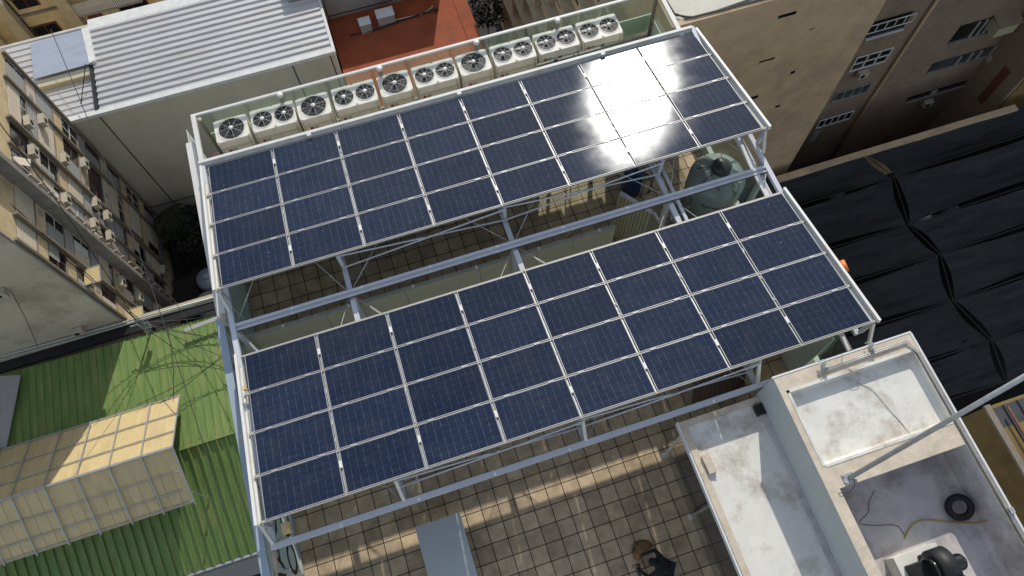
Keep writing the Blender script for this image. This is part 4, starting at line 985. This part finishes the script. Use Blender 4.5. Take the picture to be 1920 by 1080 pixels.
for k in range(6): xx = v.x+(v2.x-v.x)*k/5; q.bar((xx, YB-.4, v.z+.1), (xx, YB-.4, v.z+.75), .04, .04, (0, 1, 0))
part('balcony_rail', q, 'flashing', bw)
bwin((1590, 134), (1676, 87), 3, 'window_dark', 2)
bwin((1557, 192), (1636, 153), 4, 'window_blue', 1, 'galv')
bwin((1527, 241), (1602, 206), 5, 'window_dark', 1)
small([(1514, 268), (1540, 243)], YB, 'pale_patch', 'white_wall', .03)
for k, (bl_, tr_) in enumerate((((1778, 80), (1900, 20)), ((1737, 136), (1895, 76)), ((1697, 191), (1850, 139)))):
    bwin(bl_, tr_, 0, 'window_blue' if k == 1 else 'window_dark', 1, 'concrete_band')
    a = P(*bl_, y=YB); c = P(*tr_, y=YB)
    q = MB()
    for t in ([.35, .5, .62, .8] if k < 2 else [.3]): q.box(a.x+(c.x-a.x)*t, YB-.12, a.z+.05, a.x+(c.x-a.x)*t+(.12 if k < 2 else .45), YB-.035, c.z-.05)
    part('sash', q, 'white_wall', bw)
q = MB(); q.tube([(37.1, YB-.14, -7.5), (37.1, YB-.14, GZ)], .09, 10); part('drain_pipe', q, 'brown_wall', bw)
small([(1860, 138), (1892, 172)], YB, 'door', 'red_frame', .02) if False else None
q = MB(); q.box(XE-.03, 17.9, -27.9, XE-.003, 18.5, -24.4); part('shutter', q, 'red_frame', bw)
g2 = 'air conditioners on the brown building'
for (u, v, lab) in ((1607, 150, 'white air conditioner under the four pane white window of the brown building'), (1730, 203, 'white air conditioner lowest on the recessed brown wall'), (1806, 178, 'white air conditioner in the corner, right of the lowest one on the brown wall'), (1852, 118, 'white air conditioner at the right end under the middle long window')):
    a = P(u, v, y=YB-.4); o = dup(src, (a.x, YB-.05, a.z), lab, -math.pi/2); o['group'] = g2
a = P(1855, 65, y=YB-.6); tb_ = thing('window_box', 'beige enclosed window box projecting from the brown building at the upper right', 'window box', (a.x, YB, a.z))
q = MB(); q.box(0, -.9, 0, 1.5, -.003, .9); q.build('box', 'sheet_cream', tb_); q = MB(); q.prism([Vector((-.1, -1.0, .9)), Vector((1.6, -1.0, .9)), Vector((1.6, 0, 1.15)), Vector((-.1, 0, 1.15))], (0, 0, .05)); q.build('lid', 'brown_wall_dark', tb_)
# west face ledges of the brown building
for k, zz in enumerate((-13.2, -16.2, -19.2, -22.2, -25.2, -28.2, -31.2, -34.2)):
    q = MB(); q.box(XR0-.75, 19, zz-.16, XR0-.003, 45, zz); part('west_ledge', q, 'beige_ledge', bw)
    q = MB(); q.box(XR0-.05, 20, zz-2.3, XR0-.003, 44, zz-.9); part('west_window', q, 'window_dark', bw)
    for t in range(9): q = MB(); q.box(XR0-.5, 20.5+t*2.7, zz-2.8, XR0-.052, 20.9+t*2.7, zz-.163); part('west_pier', q, 'beige_ledge', bw)
# roof cables
for k in range(4):
    pts = [P(1236+3*k, -5, z=ZR), P(1255+4*k, 22+3*k, z=ZR), P(1285+6*k, 36-k, z=ZR), P(1340+8*k, 22-2*k+random.uniform(-2, 2), z=ZR), P(1440+12*k, -12, z=ZR)]
    q = MB(); q.tube([p_+Vector((0, 0, .05)) for p_ in pts], .03, 5); tag(q.build('cable', 'cable'), 'black cable lying along the parapet of the cream roof at the top right', 'cable', 'cables on the cream roof')
# ================================================================ BLACK SHADE NETS
NZ = -26.0
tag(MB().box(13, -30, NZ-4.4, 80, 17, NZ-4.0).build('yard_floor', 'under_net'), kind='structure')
nodes = [[(1250, 470), (1675, 332), (2150, 190)], [(1330, 590), (1703, 421), (2150, 300)], [(1480, 650), (1762, 477), (2150, 380)], [(1560, 760), (1786, 564), (2150, 450)], [(1650, 850), (1858, 638), (2200, 540)], [(1790, 930), (1905, 740), (2250, 650)]]
# regular bays along Y, with sag between cables
yb_ = [16.3, 11.9, 8.6, 6.4, 2.9, .2, -4]
xb_ = [14.6, 22.2, 30.4, 33.3, 46, 60]
rows = []
bx = {0: [14.6, 30.9, 46, 60], 1: [14.6, 34.1, 50, 64], 2: [14.6, 33.4, 50, 64], 3: [14.6, 34.4, 50, 64], 4: [14.6, 34.5, 50, 64], 5: [14.6, 34.8, 50, 64]}
ygrid = [(16.5), (14.9), (11.3), (8.8), (4.9), (1.3), (-3)]
def nodept(u, v): return P(u, v, z=NZ)
NL = [nodept(*t) for t in ((1620, 288), (1675, 332), (1703, 421), (1762, 477), (1786, 564), (1858, 638), (1885, 715))]
NL[0].y = 15.88; NL[0].z = NZ
for r_ in range(len(NL)-1):
    A, B = NL[r_], NL[r_+1]
    for side in (-1, 1):
        if side < 0: q0, q1 = Vector((14.8, A.y+(.2 if r_ else .9), NZ)), Vector((14.8, B.y+.2, NZ))
        else: q0, q1 = Vector((A.x+22, A.y+.3, NZ)), Vector((B.x+22, B.y+.3, NZ))
        # shrink for the gaps between nets and let the edges curve in
        mb = MB(); n1, n2 = 16, 8; i0 = 0
        pts = []
        for a_ in range(n1+1):
            s_ = a_/n1
            row = []
            for b__ in range(n2+1):
                t = b__/n2
                inn = .012 + (.09 if r_ % 2 else .05)*math.sin(math.pi*min(1, s_*1.6))*(1 if s_ < .31 else 1)
                ss = .006+.011*math.sin(math.pi*t)+s_*.985
                tt = inn + (1-2*inn)*t
                p_ = A.lerp(q0, ss).lerp(B.lerp(q1, ss), tt)
                p_ = p_ + Vector((0, 0, -.5*math.sin(math.pi*min(s_, 1))*math.sin(math.pi*t) + .05*math.sin(s_*23+r_*2)*math.sin(t*9+1)))
                row.append(p_)
            pts.append(row)
        for a_ in range(n1):
            for b__ in range(n2): mb.quad(pts[a_][b__], pts[a_+1][b__], pts[a_+1][b__+1], pts[a_][b__+1], True)
        tag(mb.build('shade_net', 'net'), 'black shade net sheet, %s from the brown building, %s of the knotted seam' % (ORD[r_], 'left' if side < 0 else 'right'), 'shade net', 'black shade nets strung over the yard')
q = MB()
for p_ in NL[1:]: q.tube([Vector((14.8, p_.y+.2, NZ+.02)), p_+Vector((0, 0, .03)), Vector((p_.x+22, p_.y+.3, NZ+.02))], .03, 5)
q.tube([p_+Vector((0, 0, .04)) for p_ in NL], .03, 5)
tag(q.build('net_cable', 'cable'), 'dark tension cables holding the black shade nets over the yard', 'cable')
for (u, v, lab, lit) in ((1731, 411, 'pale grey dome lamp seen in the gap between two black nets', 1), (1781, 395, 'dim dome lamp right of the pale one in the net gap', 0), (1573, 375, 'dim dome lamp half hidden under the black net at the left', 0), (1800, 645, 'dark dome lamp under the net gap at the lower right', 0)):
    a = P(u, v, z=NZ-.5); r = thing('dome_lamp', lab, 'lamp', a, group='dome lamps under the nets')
    q = MB(); q.lathe((0, 0, 0), [(.001, .45), (.2, .42), (.5, .2), (.62, 0), (.6, -.05)], 28); q.build('shade', 'white_wall' if lit else 'dark_roof', r); q = MB(); q.tube([(0, 0, .45), (0, 0, .9)], .04, 8); q.build('stem', 'cable', r)  # unlit domes take a dark colour for the shade below the nets
# ================================================================ OCHRE WALL + DARK SHEET ROOF, LOWER RIGHT
ow = thing('ochre_wall_building', 'ochre rendered wall with a dark sheet metal roof at the right edge', 'building', (23, -6, GZ))
ZO = -7.2
q = MB(); q.box(20.35, -16, GZ, 30, -2.2, ZO-.1); part('wall', q, 'ochre_wall', ow)
q = MB(); q.box(20.3, -16, ZO-.1, 20.5, -2.15, ZO+.02); part('coping', q, 'fin', ow)
q = MB(); q.ribbed((20.5, -2.3, ZO-.09), (30, -2.3, ZO-.09), (30, -16, ZO-.3), (20.5, -16, ZO-.3), .5, .06, .06); part('roof', q, 'dark_roof', ow)
q = MB(); q.bar((20.9, -2.4, ZO+.15), (20.9, -3.9, ZO+.15), .06, .06); q.bar((22.6, -2.4, ZO+.15), (22.6, -3.9, ZO+.15), .06, .06); q.bar((20.85, -3.9, ZO+.15), (26, -3.9, ZO+.15), .06, .06); q.bar((24.3, -2.4, ZO+.15), (24.3, -3.9, ZO+.15), .06, .06)
part('angle_frame', q, 'rust', ow)
# ================================================================ GREEN ROOF AND TRANSLUCENT CANOPY
GR = -28.1
gs = thing('green_roof_shed', 'shed with a long ribbed green sheet roof at the lower left', 'building', (-14, 12, GZ))
q = MB(); q.box(-30, 4.6, GZ, -1.6, 20.6, GR-3.3); part('wall', q, 'white_wall', gs)
q = MB(); q.ribbed((-30, 11.75, GR), (-1.5, 11.65, GR), (-1.5, 19.4, GR-.35), (-30, 19.9, GR-.35), .47, .05, .07); part('roof', q, 'green_roof', gs)
YL_ = P(500, 1028, z=GR-2.9).y
q = MB(); q.ribbed((-30, 11.45, GR-.08), (-1.5, 11.45, GR-.08), (-1.5, YL_, GR-2.9), (-30, YL_, GR-2.9), .56, .09, .14); part('roof', q, 'green_roof', gs)
q = MB(); q.box(-30, 11.38, GR-.06, -1.5, 11.66, GR+.05); part('ridge_cap', q, 'green_roof', gs)
q = MB(); q.box(-30, YL_-.15, GR-3.1, -1.5, YL_-.02, GR-2.86); part('gutter', q, 'galv', gs)
q = MB(); q.box(-30, 19.95, GR-.5, -1.5, 20.7, GR-.25); part('rear_gutter', q, 'black', gs)
q = MB(); q.tube([(-30, 20.9, GR+.2), (-1.5, 20.3, GR+.35)], .06, 8); q.tube([(-30, 20.75, GR+.1), (-1.5, 20.15, GR+.2)], .04, 6); part('conduit', q, 'galv', gs)
q = MB(); q.box(-30, 20.6, GR-.55, -1.5, 20.95, GR-.1); part('rear_upstand', q, 'sheet_cream', gs)
a, b_ = P(345, 620, z=GR+.25), P(425, 590, z=GR+.25); tag(MB().bar(a, b_+(b_-a)*.3, .25, .06).build('plank', 'panel_cap'), 'weathered grey plank lying across the upper end of the green roof', 'plank')
q = MB(); q.box(-30, 3.0, GZ, -22.3, 3.9, GR-2); part('annex', q, 'white_wall', gs)
a = [P(u, v, z=GR+.1) for u, v in ((0, 705), (38, 703), (12, 838), (0, 840))]
q = MB(); q.prism(a, (0, 0, -.08)); tag(q.build('grey_sheet', 'white_wall'), 'pale grey roof sheet at the left edge beside the green roof', 'sheet')
# translucent gable canopy
cp = thing('translucent_canopy', 'yellowed translucent gable canopy on a galvanised grid above the green roof', 'canopy', (-17, 11, GR))
RP = P(325, 838, z=-25.3); XE_ = RP.x
U = P(322, 746, z=-27.5); Lw = P(352, 946, z=-27.3)
A_, B_ = Vector((-24, U.y, -27.5)), Vector((XE_, U.y, -27.5)); R0, R1 = Vector((-24, RP.y, -25.3)), Vector((XE_, RP.y, -25.3)); L0, L1 = Vector((-24, Lw.y, -27.3)), Vector((XE_, Lw.y, -27.3))
q = MB(); q.ribbed(A_, B_, R1, R0, .72, .03, .025); part('sheet', q, 'poly', cp)
q = MB(); q.ribbed(L0, L1, R1, R0, .62, .03, .025); part('sheet', q, 'poly', cp)
up = Vector((0, 0, .09))
for t in (.0, .36, .7, 1.0):
    q = MB(); q.bar(A_.lerp(R0, t)+up, B_.lerp(R1, t)+up, .05, .05); part('purlin', q, 'galv', cp)
for t in (.0, .42, .75, .98):
    q = MB(); q.bar(R0.lerp(L0, t)+up, R1.lerp(L1, t)+up, .05, .05); part('purlin', q, 'galv', cp)
for k in range(8):
    t = 1-k*.1395
    q = MB(); q.bar(A_.lerp(B_, t)+up*1.6, R0.lerp(R1, t)+up*1.6, .06, .06); q.bar(R0.lerp(R1, t)+up*1.6, L0.lerp(L1, t)+(L0.lerp(L1, t)-R0.lerp(R1, t))*.05+up*1.6, .06, .06); part('rafter', q, 'galv', cp)
q = MB(); q.bar(R0+up*1.2, R1+up*1.2, .12, .05); part('ridge_cap', q, 'galv', cp)
for k in range(8):
    t = 1-k*.1395
    q = MB(); p_ = L0.lerp(L1, t); q.box(p_.x-.03, p_.y+.5, GR-2.6, p_.x+.03, p_.y+.56, p_.z+.25); part('post', q, 'galv', cp)
# ================================================================ COURTYARD
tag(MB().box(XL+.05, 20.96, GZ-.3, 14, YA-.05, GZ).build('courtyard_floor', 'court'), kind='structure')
def tree(name, x, y, z, h, r, n, label, fan=False):
    t = thing(name, label, 'tree', (x, y, z)); rr = random.Random(int(x*10+y))
    q = MB(); q.tube([(0, 0, 0), (.05, 0, h*.5), (0, .1, h*.8)], .14, 8, r2=.06)
    for k in range(5):
        a = k*1.3; q.tube([(0, .05, h*.55), (math.cos(a)*r*.6, math.sin(a)*r*.6, h*.85)], .04, 5, r2=.015)
    q.build('trunk', 'bark', t); q = MB()
    if fan:
        for k in range(14):
            a = k*.45+rr.random()*.2; dr = rr.uniform(.1, .5); pts = [Vector((math.cos(a)*r*s, math.sin(a)*r*s, h*.95+dr*s-1.1*s*s)) for s in (0, .3, .6, .85, 1)]
            for i in range(4):
                d = (pts[i+1]-pts[i]).normalized(); sd = d.cross(Vector((0, 0, 1))).normalized()
                for e in range(4):
                    p_ = pts[i].lerp(pts[i+1], e/4)
                    for s in (-1, 1): q.tri(p_, p_+d*.12, p_+sd*s*.42+d*.3-Vector((0, 0, .12)))
    else:
        for k in range(n):
            v = Vector((rr.gauss(0, 1), rr.gauss(0, 1), rr.gauss(0, .7))).normalized()*(rr.random()**.4)
            v = Vector((v.x*r*(1+.3*math.sin(v.y*5)), v.y*r, h*.85+v.z*r*.75)); s = rr.uniform(.1, .22)
            a = Vector((rr.gauss(0, 1), rr.gauss(0, 1), rr.gauss(0, 1))).normalized(); b__ = a.cross(Vector((rr.gauss(0, 1), rr.gauss(0, 1), 1))).normalized()
            q.quad(v-a*s, v-b__*s*.5, v+a*s, v+b__*s*.5)
    q.build('crown', 'leaf', t); return t
a = P(318, 405, z=GZ+5); tree('palm_tree', a.x, a.y, GZ, 5.2, 1.5, 0, 'spiky palm tree against the grey wall in the dark courtyard', True)
a = P(365, 425, z=GZ+4); tree('shade_tree', a.x, a.y, GZ, 4.4, 2.0, 2600, 'dark leafy tree in the courtyard beside the palm')
a = P(345, 455, z=GZ+3); tree('shade_tree', a.x, a.y, GZ, 3, 1.4, 1600, 'smaller dark bush in the courtyard nearer the apartment block')
a = P(912, 18, z=GZ+5); tree('bare_tree', a.x, a.y, GZ, 6, 1.8, 900, 'thin brownish tree in the dark yard beyond the red roof')
for (u, v, rad, lab, m_) in ((388, 565, 1.1, 'round grey blue water tank in the courtyard, nearest the green roof', 'white_wall'), (386, 517, .95, 'second grey water tank in the dark courtyard, further from the green roof', 'zinc_blue'), (300, 415, .6, 'small barrel at the foot of the grey wall in the courtyard', 'concrete_band')):
    a = P(u, v, z=GZ+1.9); tank('courtyard_tank', a.x, a.y, GZ, rad, 1.9, m_, lab, lid=m_, group='tanks in the courtyard')
for k in range(7):
    a = P(random.uniform(330, 375), random.uniform(440, 560), z=GZ+.5); s_ = random.uniform(.5, 1.2)
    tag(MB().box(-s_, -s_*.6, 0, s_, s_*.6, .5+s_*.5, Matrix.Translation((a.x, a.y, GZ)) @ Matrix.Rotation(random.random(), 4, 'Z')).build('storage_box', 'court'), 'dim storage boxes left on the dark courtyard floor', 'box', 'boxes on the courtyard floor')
q = MB(); q.box(-4.6, 21, GZ, -2.6, YA-1.5, GZ+3.2); tag(q.build('courtyard_wall', 'concrete_band'), 'dark long wall closing the courtyard on its right side', 'wall')
# ================================================================ OVERHEAD CABLES
def over(a, b_, drop, r_, label):
    tag(MB().tube(sag(a, b_, drop), r_, 5).build('overhead_cable', 'cable'), label, 'cable', 'overhead cables at the left')
RC = Vector((-13.0, 19.6, -26.6))
q = MB(); q.tube([(RC.x, RC.y, GR-.4), RC], .07, 8); q.bar(RC+Vector((-.5, 0, -.2)), RC+Vector((.6, 0, -.2)), .06, .06); q.box(RC.x+.2, RC.y-.15, RC.z-.9, RC.x+.5, RC.y+.1, RC.z-.3)
tag(q.build('cable_post', 'galv'), 'short metal cable post with a tangle of wires at the corner of the green roof', 'cable post')
for k, (u, v, zz, dr) in enumerate(((-5, 225, -12, 1), (-5, 360, -16, .8), (-5, 380, -17, 1.2), (-5, 365, -19, .5))):
    over(RC+Vector((.1*k, 0, -.1*k)), P(u, v, z=zz), dr, .025, 'black cable sagging from the corner post up the stained blank wall')
for k, (u, v, zz, dr) in enumerate(((440, 640, GR+1.0, 1.2), (445, 775, GR+1.2, 1.6), (442, 655, GR+1.2, .5), (425, 585, GR+1.3, .7), (436, 700, GR+.6, .8))):
    e = P(u, v, z=zz); over(RC+Vector((.1*k, 0, 0)), e+Vector((6, 0, 0))*.2, dr, .022, 'thin black cable sagging across the sunlit green roof')
for k, (u0, v0, u1, v1) in enumerate(((325, 560, 455, 790), (324, 745, 310, 600), (240, 795, 445, 640), (255, 760, 445, 650))):
    over(P(u0, v0, z=GR+1.0), P(u1, v1, z=GR+1.3), .5, .02, 'thin black wire crossing over the green roof near the canopy')
over(P(95, 55, z=-22), P(420, 960, z=-24), 1.5, .025, 'long black wire passing from the ochre building down over the canopy')
over(P(20, 545, y=YC-.5), P(70, 650, z=GR+.6), .2, .02, 'thin wire hanging from the grey box on the blank wall')
over(P(160, 120, z=MZ+.8), P(143, 240, z=-24.5), .1, .03, 'black wire dropping over the edge of the zinc roof to the grey wall')
